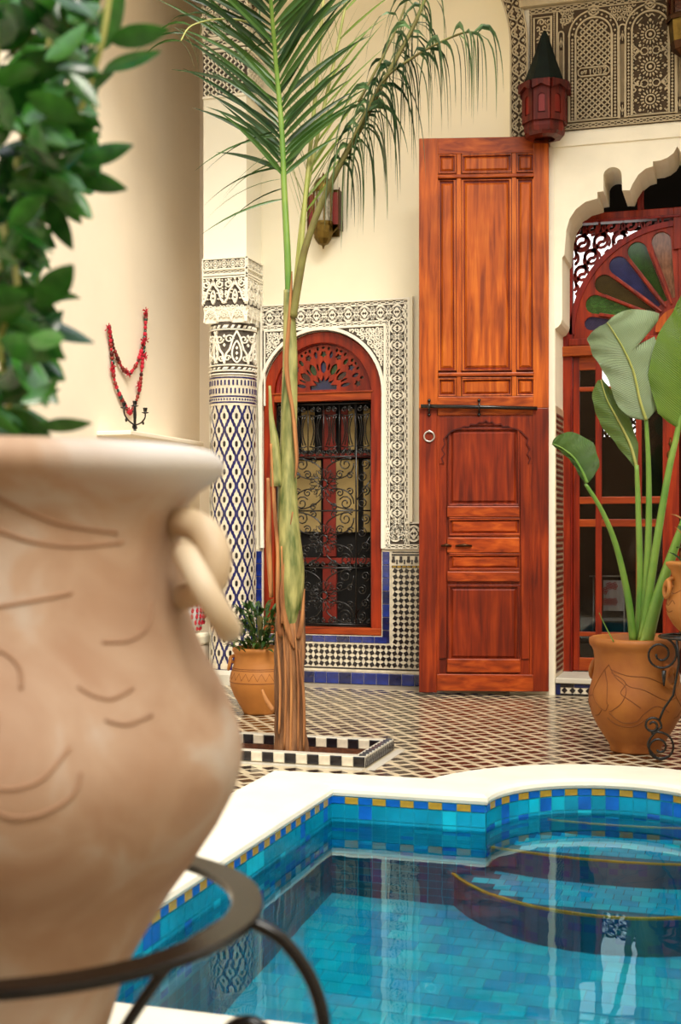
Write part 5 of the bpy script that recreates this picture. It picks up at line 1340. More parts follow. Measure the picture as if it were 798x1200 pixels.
trunk('dry_sheath', [(346, 560, -.055, .005), (348, 540, -.05, .014), (346, 510, -.045, .018), (343, 480, -.04, .014), (338, 450, -.035, .020), (336, 420, -.03, .020), (339, 380, -.025, .017), (341, 345, -.02, .012), (342, 318, -.02, .004)], 'fibre', 8, flat=.5)
trunk('dry_sheath', [(350, 748, -.05, .022), (354, 725, -.055, .018), (356, 700, -.05, .009), (357, 690, -.05, .003)], 'fibre', 8, flat=.5)
trunk('dry_sheath', [(345, 760, -.07, .006), (338, 740, -.08, .02), (330, 700, -.085, .016), (334, 660, -.07, .010), (343, 600, -.06, .006)], 'fibre', 8, flat=.5)
for x0, y0, x1, y1 in ((333, 880, 331, 720), (349, 885, 345, 730), (340, 888, 337, 700), (356, 880, 350, 760), (327, 860, 324, 740)):
    trunk('bark_strip', [(x0, y0, -.075, .010), ((x0+x1)/2+3, (y0+y1)/2, -.072, .014), (x1, y1, -.06, .006)], 'fibre', 6, flat=.4)
trunk('snag', [(320, 832, -.03, .012), (312, 820, -.03, .010), (307, 808, -.03, .006)], 'fibre', 6)
trunk('snag', [(318, 700, -.02, .010), (315, 640, -.04, .014), (315, 590, -.05, .010), (314, 560, -.05, .007), (310, 470, -.05, .006)][:4], 'fibre', 6)
trunk('snag', [(324, 570, -.03, .03), (322, 520, -.03, .022), (318, 490, -.03, .012), (316, 452, -.03, .006)], 'sheath', 8)

def frond(path, wpath, pin, mt, rmt, name='frond'):
    c = smooth_path([tuple(T(*p)) for p in path], 6); N = len(c)
    m_ = MB(); m_.tube(c, [wpath[0]+(wpath[1]-wpath[0])*i/(N-1) for i in range(N)], 7)
    fr_ = m_.build(name, rmt, pm, smooth=True)
    return fr_, [Vector(p) for p in c]
def leaflets(fr_, c, f0, f1, n, Lf, w, ang, droop, mt, side=(1, -1), seed=1, out=0.6, hang=False):
    rnd = random.Random(seed); N = len(c)
    fwd = Vector((-RY, RX, 0))        # away from the camera: leaflets fan mostly across the view
    for i in range(n):
        f = f0+(f1-f0)*(i+rnd.uniform(-.3, .3))/(max(1, n-1)); f = min(max(f, 0), 1); x = f*(N-1); a = int(min(x, N-2)); p = c[a].lerp(c[a+1], x-a)
        t = (c[min(a+2, N-1)]-c[max(a-1, 0)]).normalized(); s_ = t.cross(fwd).normalized()
        for sg in side:
            L = Lf(f)*rnd.uniform(.8, 1.12); an = math.radians(ang(f)+rnd.uniform(-9, 9))
            d = (t*math.cos(an)+s_*sg*math.sin(an)*.95+fwd*rnd.uniform(-out, out)*math.sin(an)).normalized()
            if hang: d = (t*rnd.uniform(.1, .5)+s_*sg*rnd.uniform(.15, .75)+fwd*rnd.uniform(-.5, .5)+Vector((0, 0, rnd.uniform(-.8, .05)))).normalized()
            P = []; q = p.copy(); v = d.copy(); m = 9 if hang else 7; dr = droop*rnd.uniform(.7, 1.3)
            for k in range(m+1):
                P.append(q.copy()); q = q+v*(L/m); v = (v+Vector((0, 0, -1))*dr/m*(1.6 if hang and k < 3 else 1)).normalized()
            mb_ = MB(); blade(mb_, P, w*rnd.uniform(.8, 1.15), up=fwd*-1 if abs(v.z) < .8 else Vector((RX, RY, 0)), fold=rnd.uniform(.1, .5), prof=lambda g: min(1, .35+g*4)*max(.03, 1-g**2.2))
            mb_.build('leaflet', mt, fr_, fixn=False)
# 1: left frond rising almost straight, seen from the front, leaflets hanging to both sides
f1, c1 = frond([(339, 372, 0), (337, 300, 0), (333, 220, .02), (330, 150, .02), (324, 80, 0), (318, 10, -.1), (312, -70, -.25)], (.018, .008), None, 'lf_palm', 'stem_g')
leaflets(f1, c1, .36, .98, 36, lambda f: .26+0.40*math.sin(PI*min(1, (f-.28)/.9)), .027, lambda f: 50-8*f, .38, 'lf_palm', seed=2)
# pinnae pointing down-left low on the frond
leaflets(f1, c1, .30, .5, 8, lambda f: .40, .012, lambda f: 100, .75, 'lf_palm', side=(1,), seed=6, out=.3)
# 2: pale upright fronds behind
f2, c2 = frond([(345, 372, .03), (352, 300, .05), (358, 230, .07), (366, 150, .09), (374, 60, .11), (382, -40, .12)], (.014, .007), None, 'lf_palm2', 'stem_y')
leaflets(f2, c2, .30, .98, 18, lambda f: .48, .013, lambda f: 24, .12, 'lf_palm2', seed=3, out=.4)
f3, c3 = frond([(346, 340, .05), (355, 250, .08), (372, 160, .1), (392, 70, .14), (412, -30, .2)], (.012, .006), None, 'lf_palm2', 'stem_y')
leaflets(f3, c3, .25, .98, 14, lambda f: .42, .012, lambda f: 26, .2, 'lf_palm2', seed=4, out=.4)
# 3: the right frond arching over, leaflets hanging
f4, c4 = frond([(343, 372, -.02), (350, 330, -.03), (358, 290, -.05), (376, 240, -.06), (400, 190, -.08), (425, 145, -.1), (450, 95, -.1), (485, 30, -.1), (505, -20, -.1)], (.020, .008), None, 'lf_palm3', 'trunk_b')
leaflets(f4, c4, .50, .97, 24, lambda f: .30+.20*math.sin(PI*min(1, (f-.4)/.6)), .032, lambda f: 68, 5.0, 'lf_palm3', seed=5, hang=True)
leaflets(f4, c4, .52, .95, 14, lambda f: .42, .030, lambda f: 68, 6.0, 'lf_palm3', seed=15, hang=True)
# 4: second hanging frond whose end drops on the right
f5, c5 = frond([(400, 188, -.08), (420, 150, -.12), (448, 96, -.15), (480, 70, -.2), (515, 50, -.25), (545, 38, -.3), (562, 40, -.33)], (.008, .004), None, 'lf_palm3', 'trunk_b')
leaflets(f5, c5, .15, 1, 20, lambda f: .40, .026, lambda f: 60, 5.0, 'lf_palm3', seed=8, hang=True)
f6, c6 = frond([(420, 120, -.1), (452, 60, -.1), (470, 20, -.05), (480, -10, 0)], (.007, .004), None, 'lf_palm3', 'trunk_b')
leaflets(f6, c6, .0, 1, 9, lambda f: .36, .028, lambda f: 60, 5.0, 'lf_palm3', seed=9, hang=True)
f7, c7 = frond([(330, 60, 0), (300, 30, -.05), (262, 22, -.1), (225, 30, -.15), (212, 48, -.2)], (.006, .003), None, 'lf_palm', 'stem_y')
leaflets(f7, c7, .1, 1, 9, lambda f: .24, .010, lambda f: 58, 1.8, 'lf_palm', seed=12)

# ================================================================ pots
def clay_pot(name, label, cx, cy, z0, prof, mt, handles, hr=.03, n=48, hmt=None):
    P = thing(name, label, 'plant pot', (cx, cy, z0))
    m_ = MB(); m_.lathe(prof, (cx, cy, z0), n); body = m_.build('body', mt, P, smooth=True)
    return P, body
# left pot beside the pillar
lx, ly = atZ(304, 836, 0).x, atZ(304, 836, 0).y; s_ = 7.42/FPX
prof_l = [(0, 0), (18*s_, 0), (19*s_, 2*s_), (22*s_, 8*s_), (29*s_, 20*s_), (34*s_, 32*s_), (34.5*s_, 40*s_), (33*s_, 48*s_), (30*s_, 58*s_), (29*s_, 66*s_), (30*s_, 71*s_), (31.5*s_, 73*s_), (31.5*s_, 76*s_), (30*s_, 77.5*s_), (27*s_, 77*s_), (26*s_, 70*s_), (0, 69*s_)]
lp, _ = clay_pot('clay_pot', 'ochre clay pot with zigzag band and ring handle beside the mosaic pillar', lx, ly, .001, prof_l, 'terra2', 1)
def on_prof(prof, z):
    for (r0, z0), (r1, z1) in zip(prof, prof[1:]):
        if z0 <= z <= z1 and z1 > z0: return r0+(r1-r0)*(z-z0)/(z1-z0)
    return prof[-3][0]
def potline(prof, cx, cy, z0, pts, r=.002, closed=False, off=.0):
    out = []
    for a, z in pts: q = on_prof(prof, z)+off; out.append((cx+q*math.cos(a), cy+q*math.sin(a), z0+z))
    return out
m_ = MB()
for z in (38*s_, 52*s_, 54*s_): m_.tube(potline(prof_l, lx, ly, 0, [(2*PI*i/48, z) for i in range(48)]), .0022, 5, closed=True)
m_.tube(potline(prof_l, lx, ly, 0, [(2*PI*i/44, (41 if i % 2 else 49)*s_) for i in range(44)]), .0022, 5, closed=True); m_.build('incised_band', 'groove2', lp)
def ring_handle(P, cx, cy, z, rr, ang, R, r, mt, tilt=.5):
    """a lug on the wall of the pot with a loose ring hanging through it"""
    ca, sa = math.cos(ang), math.sin(ang); m_ = MB()
    m_.tube([(cx+ca*(rr+R*.9*math.sin(t)), cy+sa*(rr+R*.9*math.sin(t)), z+R*.55*math.cos(t)) for t in [PI*i/10 for i in range(11)]], r*1.1, 8); lug = m_.build('lug', mt, P, smooth=True)
    m_ = MB(); c = Vector((cx+ca*(rr+R*.95), cy+sa*(rr+R*.95), z-R*.75)); u = Vector((-sa, ca, 0)); d = Vector((ca*math.sin(tilt), sa*math.sin(tilt), -math.cos(tilt)))
    m_.tube([tuple(c+u*R*.9*math.sin(t)+d*R*math.cos(t)) for t in [2*PI*i/20 for i in range(20)]], r, 8, closed=True); m_.build('ring', mt, P, smooth=True)
ring_handle(lp, lx, ly, 64*s_, 28*s_, math.radians(205), .034, .0085, 'terra2', .2)
def bush(name, label, cx, cy, z0, h, r, n, mt, L, w, seed, group=None):
    P = thing(name, label, 'plant', (cx, cy, z0)); rnd = random.Random(seed)
    m_ = MB()
    for i in range(14):
        a = rnd.uniform(0, 2*PI); q = r*.5*rnd.random(); m_.tube([(cx+.02*math.cos(a), cy+.02*math.sin(a), z0+.002), (cx+q*math.cos(a)*.5, cy+q*math.sin(a)*.5, z0+h*.4), (cx+q*1.6*math.cos(a), cy+q*1.6*math.sin(a), z0+h*.85)], .003, 4)
    m_.build('stems', 'trunk_b', P)
    meshes = []
    for v in range(5):
        b_ = MB(); pts = [(0, 0, 0), (L*.3, 0, L*.08), (L*.65, 0, L*.08), (L, 0, -L*.05*v)]; blade(b_, pts, w, fold=.3); 
        o = b_.build('leaf', mt, P, fixn=False, at=(0, 0, 0)); meshes.append(o.data); 
        o.location = (rnd.uniform(-r, r)*.5, rnd.uniform(-r, r)*.5, h*.5)
    for i in range(n-5):
        a = rnd.uniform(0, 2*PI); f = rnd.random()**.6; zz = rnd.random(); R_ = r*f*(1.0-.5*abs(zz-.45))
        o = bpy.data.objects.new('leaf', rnd.choice(meshes)); COL.objects.link(o); o.parent = P
        o.location = (R_*math.cos(a), R_*math.sin(a), .01+h*zz); o.rotation_euler = (rnd.uniform(-.4, .4), -rnd.uniform(-.2, 1.1), a+rnd.uniform(-.7, .7)); q = rnd.uniform(.7, 1.2); o.scale = (q, q, q)
    return P
bush('potted_shrub', 'bushy dark green shrub with narrow leaves in the pot by the pillar', lx, ly, 70*s_, .25, .20, 290, 'lf_small', .080, .020, 4)

# right pot and its big-leaved plant
T2 = 6.09; s_ = T2/FPX; rc = atZ(745, 880, 0)
prof_r = [(0, 0), (29*s_, 0), (30*s_, 2*s_), (30*s_, 6*s_), (35*s_, 14*s_), (44*s_, 28*s_), (51*s_, 42*s_), (54.5*s_, 55*s_), (55*s_, 64*s_), (53.5*s_, 74*s_), (50.5*s_, 85*s_), (48.5*s_, 97*s_), (48*s_, 108*s_), (49*s_, 117*s_), (51*s_, 122*s_), (53.5*s_, 125*s_), (54.5*s_, 129*s_), (54*s_, 133*s_), (51*s_, 134.5*s_), (48*s_, 133*s_), (46*s_, 124*s_), (0, 123*s_)]
rp_, _ = clay_pot('clay_pot', 'large ochre clay pot holding the broad-leaved plant near the doorway', rc.x, rc.y, .001, prof_r, 'terra', 1)
m_ = MB()
def sw(pts): m_.tube(potline(prof_r, rc.x, rc.y, 0, [(math.radians(a), z*s_) for a, z in smooth_path(pts, 5)]), .0022, 5)
for k in range(3):
    o_ = 120*k
    for P_ in ([(235, 105), (225, 96), (215, 84), (210, 70), (222, 58), (234, 52), (240, 60)], [(235, 105), (246, 92), (262, 80), (258, 64), (246, 54), (240, 52)], [(228, 98), (236, 80), (238, 60)], [(238, 100), (262, 94), (290, 92), (312, 84)],
               [(240, 96), (256, 90), (266, 82), (285, 78), (312, 66), (330, 68)], [(240, 50), (256, 40), (275, 42), (285, 52), (300, 60), (318, 52)], [(236, 44), (250, 36), (272, 36), (288, 46)], [(228, 52), (220, 46), (210, 44)], [(262, 84), (256, 74), (268, 66), (280, 58)]):
        sw([(a+o_, z) for a, z in P_])
m_.build('incised_scrolls', 'groove2', rp_)
ring_handle(rp_, rc.x, rc.y, 100*s_, 47*s_, math.radians(-42), .042, .014, 'terra', .1); ring_handle(rp_, rc.x, rc.y, 100*s_, 47*s_, math.radians(150), .042, .014, 'terra', .1)
bp_ = thing('broad_leaf_plant', 'tall plant with paddle leaves standing in the large ochre pot', 'plant', (rc.x, rc.y, 122*s_))
def S(px, py, d=0): return tuple(atT(px, py, T2+d))
def stem(pts, r0, r1, mt='stem_g'):
    c = smooth_path([S(*p) for p in pts], 5); m_ = MB(); m_.tube(c, [r0+(r1-r0)*i/(len(c)-1) for i in range(len(c))], 8); return m_.build('stem', mt, bp_, smooth=True)
stem([(742, 752, 0), (736, 700, -.02), (722, 640, -.05), (705, 598, -.08), (686, 567, -.1)], .019, .008)
stem([(748, 752, .02), (750, 680, .02), (748, 600, .02), (746, 545, .02)], .020, .010)
stem([(752, 752, 0), (757, 690, 0), (760, 620, 0), (760, 550, 0), (757, 490, 0)], .022, .009)
stem([(752, 752, -.03), (760, 700, -.04), (772, 620, -.05), (784, 550, -.05), (795, 500, -.05), (803, 440, -.05)], .022, .011)
stem([(757, 752, -.05), (768, 710, -.07), (784, 660, -.08), (800, 615, -.1), (820, 560, -.1)], .034, .012)
stem([(752, 755, -.06), (762, 735, -.07), (768, 722, -.07)], .020, .003)
stem([(719, 752, -.12), (710, 735, -.12), (702, 718, -.12)], .003, .001)
def paddle(label_mt, mid, wl, wr, twist, n=16, seed=0, cut=None, rib='stem_y'):
    """mid: midrib pixels base->tip with depth; wl, wr: half widths (px) to each side as functions of f"""
    c = smooth_path([S(*p) for p in mid], 6); N = len(c); m_ = MB(); m_.uv = []
    cols = 5; fwd = Vector((-RY, RX, 0)); vs = []; rnd = random.Random(seed)
    for i, p in enumerate(c):
        p = Vector(p); t = (Vector(c[min(i+1, N-1)])-Vector(c[max(i-1, 0)])).normalized(); s_2 = fwd.cross(t).normalized(); f = i/(N-1)
        for j in range(-cols, cols+1):
            g = abs(j)/cols; w = (wr(f) if j > 0 else wl(f))*s_*g*(1 if j > 0 else -1)
            wave = .010*math.sin(f*30+j)*g
            vs.append(p+s_2*w+fwd*(abs(w)*twist*g+wave)+t*(abs(w)*.25*g)); m_.uv.append((.5+.5*j/cols, f-(abs(w)/.5)*.35))
    M_ = 2*cols+1; fs = []
    for i in range(N-1):
        for j in range(M_-1): fs.append((i*M_+j, i*M_+j+1, (i+1)*M_+j+1, (i+1)*M_+j))
    m_.v = [tuple(v) for v in vs]; m_.f = fs; m_.mi = [0]*len(fs)
    lf = m_.build('paddle_leaf', label_mt, bp_, smooth=True, fixn=False)
    m2 = MB(); m2.tube([tuple(Vector(p)-fwd*.003) for p in c], [.008*(1-.75*i/(N-1)) for i in range(N)], 6); m2.build('midrib', rib, lf, smooth=True)
    return lf
bell = lambda a, p=.7: (lambda f: a*max(.0, math.sin(PI*min(1, f*.96+.04)))**p)
def lerpf(tab): 
    def g(f):
        for (a, x), (b, y) in zip(tab, tab[1:]):
            if f <= b: return x+(y-x)*(f-a)/(b-a)
        return tab[-1][1]
    return g
# big pale leaf seen from behind, notched on the right
paddle('lf_ban', [(757, 492, -.02), (750, 470, -.03), (742, 435, -.04), (730, 408, -.05), (718, 388, -.06), (711, 378, -.07)],
       lerpf([(0, 2), (.05, 14), (.15, 24), (.3, 29), (.6, 33), (.85, 28), (.95, 20), (1, 8)]), lerpf([(0, 4), (.05, 20), (.3, 36), (.5, 42), (.51, 12), (.53, 12), (.55, 52), (.6, 60), (.8, 34), (1, 3)]), .25, seed=1)
paddle('lf_ban3', [(746, 548, .05), (738, 520, .05), (724, 492, .04), (711, 468, .03), (704, 445, .02)], lerpf([(0, 1), (.2, 12), (.5, 19), (.8, 14), (1, 3)]), lerpf([(0, 1), (.2, 10), (.5, 16), (.8, 10), (1, 2)]), .5, seed=2)
paddle('lf_ban3', [(688, 566, -.1), (682, 552, -.1), (672, 536, -.1), (658, 525, -.1), (647, 520, -.1)], lerpf([(0, 2), (.2, 5), (.6, 5), (1, 1)]), lerpf([(0, 4), (.12, 22), (.4, 30), (.7, 22), (1, 2)]), .35, seed=3, rib='stem_g')
paddle('lf_ban2', [(803, 505, -.06), (806, 460, -.07), (808, 410, -.08), (806, 370, -.09), (800, 345, -.1)], lerpf([(0, 6), (.08, 32), (.3, 46), (.55, 36), (.8, 14), (1, 1)]), lerpf([(0, 6), (.1, 30), (.3, 44), (.6, 36), (1, 2)]), .2, seed=4)

# second right pot on a wrought iron stand, its rosette plant
T3 = 5.75; s3 = T3/FPX; qc = atT(824, 745, T3)
prof_q = [(0, 0), (24*s3, 0), (26*s3, 4*s3), (34*s3, 12*s3), (41*s3, 24*s3), (42.5*s3, 34*s3), (40*s3, 46*s3), (36*s3, 58*s3), (35*s3, 68*s3), (37*s3, 76*s3), (41*s3, 81*s3), (43*s3, 83*s3), (42.5*s3, 86*s3), (38*s3, 87*s3), (35*s3, 80*s3), (0, 79*s3)]
qp, _ = clay_pot('clay_pot', 'orange clay pot raised on the iron stand at the right edge', qc.x, qc.y, qc.z+.001, prof_q, 'terra2', 1)
m_ = MB()
for k in range(4):
    for P_ in ([(180, 46), (190, 38), (204, 36), (214, 42), (222, 38)], [(186, 34), (200, 28), (216, 30)], [(200, 52), (214, 50), (230, 54)]):
        m_.tube(potline(prof_q, qc.x, qc.y, qc.z, [(math.radians(a+k*90), z*s3) for a, z in smooth_path(P_, 4)]), .002, 5)
m_.build('incised_scrolls', 'groove2', qp)
ring_handle(qp, qc.x, qc.y, qc.z+62*s3, 34*s3, math.radians(200), .036, .010, 'terra2', .1)
sp_ = thing('potted_succulent', 'leafy rosette plant in the raised orange pot', 'plant', (qc.x, qc.y, qc.z+79*s3))
rnd = random.Random(3)
for i in range(60):
    a = rnd.uniform(0, 2*PI); e = rnd.uniform(.1, 1.4); L = rnd.uniform(.05, .11); m_ = MB(); cx, cy, cz = qc.x+rnd.uniform(-.07, .07)-.02, qc.y+rnd.uniform(-.06, .06), qc.z+(80+rnd.uniform(0, 55))*s3
    d = Vector((math.cos(a)*math.cos(e), math.sin(a)*math.cos(e), math.sin(e))); blade(m_, [tuple(Vector((cx, cy, cz))+d*(L*t)+Vector((0, 0, -.02*t*t))) for t in (0, .3, .65, 1)], .026, fold=.4)
    m_.build('leaf', 'lf_small' if i % 3 else 'lf_dry', sp_, fixn=False)
m_ = MB()
for i in range(6): a = i; m_.tube([(qc.x, qc.y, qc.z+80*s3), (qc.x+.03*math.cos(a), qc.y+.03*math.sin(a), qc.z+105*s3), (qc.x+.06*math.cos(a), qc.y+.06*math.sin(a), qc.z+130*s3)], .006, 5)
m_.build('stems', 'stem_g', sp_)
st = thing('plant_stand', 'black wrought iron scroll stand under the raised orange pot', 'plant stand', (qc.x, qc.y, .0))
m_ = MB(); Rt = .19; zt_ = qc.z-.006
m_.tube([(qc.x+Rt*math.cos(2*PI*i/36), qc.y+Rt*math.sin(2*PI*i/36), zt_) for i in range(36)], .006, 6, closed=True)
for k in range(4): a = k*PI/4; m_.tube([(qc.x-Rt*math.cos(a), qc.y-Rt*math.sin(a), zt_), (qc.x+Rt*math.cos(a), qc.y+Rt*math.sin(a), zt_)], .005, 5)
m_.build('top_ring', 'iron', st, smooth=True)
for k in range(4):
    a = math.radians(190+k*90); ca, sa = math.cos(a), math.sin(a); F_ = lambda u, v, ca=ca, sa=sa: (qc.x+ca*(Rt+u), qc.y+sa*(Rt+u), v)
    m_ = MB()
    P2 = [(0, zt_)]+[(.0-.0+.065*math.cos(t)-.0, zt_-.075+.075*math.sin(t)) for t in [PI/2-PI*i/8 for i in range(0)]]
    m_.tube([F_(u, v) for u, v in spiral(-.005, zt_-.078, .078, .018, 90, 1.75, 34)], .0055, 6)
    m_.tube([F_(u, v) for u, v in [(-.02, zt_-.15), (-.02, zt_-.19), (-.02, zt_-.22)]], [.012, .008, .003], 6)
    m_.tube([F_(u, v) for u, v in [(-.075, zt_), (-.085, zt_-.12), (-.06, zt_-.26), (-.02, zt_-.32), (0, .20)]], .006, 6)
    m_.tube([F_(u, v) for u, v in spiral(.03, .175, .04, .012, 200, -1.5, 24)], .0055, 6)
    m_.tube([F_(u, v) for u, v in smooth_path([(-.01, .17), (.03, .13), (.05, .09), (.03, .05), (0, .028), (-.04, .04)], 5)], .0055, 6)
    m_.tube([F_(u, v) for u, v in spiral(.0, .078, .072, .016, 60, 1.7, 30)], .0055, 6)
    m_.build('scroll_leg', 'iron', st, smooth=True)

# ================================================================ the great urn in the foreground
TU = 1.75; su = TU/FPX; uc = atT(12, 620, TU)
def zz(y): return EYE+(HOR-y)*su
Z0 = zz(1232)
UP = [(0, 1232), (100, 1232), (104, 1228), (110, 1215), (117, 1195), (127, 1160), (140, 1125), (160, 1090), (188, 1045), (216, 1006), (243, 965), (262, 928), (270, 900), (272, 880), (268, 855), (258, 828), (243, 795), (226, 765), (214, 735), (205, 700), (200, 665), (198, 635), (200, 616), (203, 602), (210, 588), (222, 575), (238, 565), (248, 556), (250, 546), (247, 537), (238, 530), (222, 526), (212, 528), (206, 536), (190, 560), (184, 600), (0, 602)]
prof_u = [(r*su, zz(y)-Z0) for r, y in UP]
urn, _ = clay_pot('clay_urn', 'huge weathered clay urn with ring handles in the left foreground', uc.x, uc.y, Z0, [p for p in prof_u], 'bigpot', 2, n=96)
m_ = MB()
def us(pts, r=.0026):
    P = []
    for x, y in smooth_path(pts, 5):
        z = zz(y)-Z0; q = on_prof(prof_u[:30], z); s = max(-.98, min(.98, (x-12)*su/q)); a = math.asin(s)
        d = Vector((RX*math.sin(a)+RY*math.cos(a), RY*math.sin(a)-RX*math.cos(a), 0)); P.append(tuple(Vector((uc.x, uc.y, Z0+z))+d*(q+.0005)))
    m_.tube(P, r, 6)
us([(0, 552), (30, 575), (70, 598), (110, 615), (160, 624)]); us([(10, 612), (40, 618), (80, 632), (120, 638), (165, 634)])
us([(0, 702), (40, 700), (90, 692), (120, 686)]); us([(0, 745), (25, 738), (55, 742), (75, 758), (80, 780)]); us([(0, 790), (18, 780), (45, 785), (60, 805), (60, 830)])
us([(132, 780), (148, 790), (165, 794), (182, 786)]); us([(160, 814), (180, 820), (202, 814)]); us([(58, 870), (85, 872), (110, 862), (130, 836)]); us([(55, 888), (80, 900), (108, 898), (135, 882), (142, 860)])
us([(150, 738), (175, 738), (190, 725), (192, 700)]); us([(36, 830), (38, 850), (50, 870)]); us([(20, 640), (40, 655), (48, 680)], .002); us([(-20, 860), (0, 850), (20, 860), (30, 890)])
m_.build('incised_scrolls', 'groove', urn, smooth=True)
# lug and loose ring on the right
m_ = MB()
def A(px, py, d=0): return tuple(atT(px, py, TU+d))
m_.tube(smooth_path([A(196, 622, -.03), (A(214, 612, -.06)), A(238, 622, -.085), A(252, 648, -.10), A(250, 676, -.10), A(236, 692, -.09), A(214, 700, -.05), A(200, 702, -.03)], 4), [.019]*4+[.02]*4+[.021]*13+[.018]*4+[.016]*4, 12); m_.build('lug', 'handle', urn, smooth=True)
m_ = MB(); rc1, rc2 = Vector(A(218, 650, -.105)), Vector(A(268, 738, -.125)); ctr = (rc1+rc2)/2; ax = (rc2-rc1)/2; fw_ = Vector((RY, -RX, 0)).normalized()*-1
m_.tube([tuple(ctr+ax*math.cos(t)+(fw_*.055+Vector((RX, RY, 0))*-.006)*math.sin(t)) for t in [2*PI*i/28 for i in range(28)]], .0165, 12, closed=True); m_.build('ring', 'handle', urn, smooth=True)
# iron stand
is_ = thing('urn_stand', 'black wrought iron ring stand carrying the huge urn', 'plant stand', (uc.x, uc.y, 0))
zr_ = zz(1064)
m_ = MB(); n = 72; vs = []
for i in range(n):
    a = 2*PI*i/n
    for r, z in ((.298, -.006), (.3405, -.006), (.3405, .006), (.298, .006)): vs.append((uc.x+r*math.cos(a), uc.y+r*math.sin(a), zr_+z))
m_.add(vs, [(i*4+j, ((i+1) % n)*4+j, ((i+1) % n)*4+(j+1) % 4, i*4+(j+1) % 4) for i in range(n) for j in range(4)])
m_.build('top_ring', 'iron', is_, bevel=.002)
m_ = MB(); m_.tube([(uc.x+.125*math.cos(2*PI*i/36), uc.y+.125*math.sin(2*PI*i/36), Z0-.008) for i in range(36)], .008, 6, closed=True)
for k in range(3): a = k*PI/3; m_.tube([(uc.x-.125*math.cos(a), uc.y-.125*math.sin(a), Z0-.008), (uc.x+.125*math.cos(a), uc.y+.125*math.sin(a), Z0-.008)], .007, 6)
m_.build('lower_ring', 'iron', is_, smooth=True)
for k in range(4):
    a = TH+math.radians(-8+90*k); ca, sa = math.cos(a), math.sin(a)
    F_ = lambda u, v, ca=ca, sa=sa: (uc.x+ca*u, uc.y+sa*u, v)
    m_ = MB()
    m_.tube([F_(u, v) for u, v in smooth_path([(.335, zr_-.006), (.375, zr_-.028), (.415, zr_-.085), (.428, zr_-.16), (.40, zr_-.27), (.34, zr_-.36), (.30, zr_-.44), (.36, zr_-.50), (.42, .012)], 5)], .0095, 8)
    m_.tube([F_(u, v) for u, v in smooth_path([(.30, zr_-.006), (.235, zr_-.05), (.185, zr_-.115), (.15, zr_-.17), (.13, Z0-.008)], 5)], .0080, 8)
    m_.tube([F_(u, v) for u, v in spiral(.33, zr_-.170, .040, .012, 210, -1.35, 26)], .0095, 8)
    m_.build('scroll_leg', 'iron', is_, smooth=True)
# foliage in the urn
fol = thing('leafy_shrub', 'glossy dark green shrub growing out of the huge urn', 'shrub', (uc.x, uc.y, zz(600)))
def G(px, py, d=0): return Vector(atT(px, py, TU+d))
m_ = MB(); stems = [[(10, 600, 0), (0, 540, 0), (10, 470, -.03), (0, 400, -.05), (20, 330, -.05), (-5, 250, 0)], [(12, 600, 0), (30, 480, 0), (40, 400, 0)], [(-10, 600, 0), (-20, 400, 0), (18, 275, 0), (50, 225, -.02), (68, 180, -.04), (90, 140, -.04), (118, 55, -.05), (130, -20, -.05)],
     [(0, 330, 0), (20, 190, 0), (50, 85, 0), (60, 40, 0), (70, -20, 0)], [(-20, 300, 0), (-10, 150, .03), (0, 20, .05)], [(62, 190, -.04), (40, 160, -.02), (10, 150, 0)]]
for s__ in stems: m_.tube(smooth_path([tuple(G(*p)) for p in s__], 5), .0042, 6)
m_.build('branches', 'stem_y', fol, smooth=True)
lpool = []
for v in range(6):
    b_ = MB(); cv = random.uniform(-.10, .18)
    pts = [(t, 0, cv*math.sin(t*PI*.8)) for t in [i/8 for i in range(9)]]
    blade(b_, pts, .40, fold=.22+.1*(v % 3), prof=lambda f: max(.04, math.sin(PI*f**.85))**.75)
    o = b_.build('leaf', 'lf_ficus', fol, smooth=True, fixn=False, at=(0, 0, 0)); lpool.append(o)
used = 0
rnd = random.Random(11)
def put_leaf(p0, p1, roll, ws=1.0):
    global used
    v = used % 6
    if used < 6: o = lpool[used]
    else: o = bpy.data.objects.new('leaf', lpool[v].data); COL.objects.link(o); o.parent = fol
    used += 1
    d = p1-p0; L = d.length; x = d.normalized(); view = (p0-Vector((0, 0, EYE))).normalized()
    y = view.cross(x).normalized(); z = x.cross(y)
    R_ = Matrix((x, y, z)).transposed() @ Matrix.Rotation(roll, 3, 'X')
    o.matrix_basis = Matrix.Translation(p0-WLOC[fol.name]) @ R_.to_4x4() @ Matrix.Diagonal((L, L*ws, L, 1))
explicit = [(128, 48, 198, 34, .3), (120, 84, 188, 58, .9), (96, 118, 136, 88, .6), (92, 188, 156, 170, -.5), (86, 206, 149, 221, .3), (58, 205, 108, 256, -.3), (52, 232, 86, 292, .4), (4, 324, 49, 348, .5), (50, 360, 96, 354, .9), (36, 372, 110, 402, -.9), (36, 378, 74, 410, .3),
     (18, 402, 76, 446, .2), (10, 418, 68, 475, -.4), (46, 502, 108, 494, .8), (8, 468, 62, 492, -.6), (100, 60, 60, -10, .3), (112, 50, 90, -15, .5), (30, 20, 88, 70, 1.1), (78, 110, 120, 150, .7), (70, 150, 106, 135, -.8), (44, 255, 78, 275, .6), (30, 262, 52, 300, .2), (26, 290, 48, 320, -.2),
     (118, 60, 146, -12, .4), (122, 50, 88, 20, .5), (0, 60, 40, 30, .4), (92, 20, 128, -20, .2), (60, 225, 96, 262, .6), (20, 400, 52, 372, .5), (0, 450, 40, 440, .6), (56, 205, 100, 172, .8), (108, 92, 90, 40, .6)]
for x0, y0, x1, y1, ro in explicit:
    dd = rnd.uniform(-.08, .04); put_leaf(G(x0, y0, dd), G(x1, y1, dd+rnd.uniform(-.03, .03)), ro, 1.0)
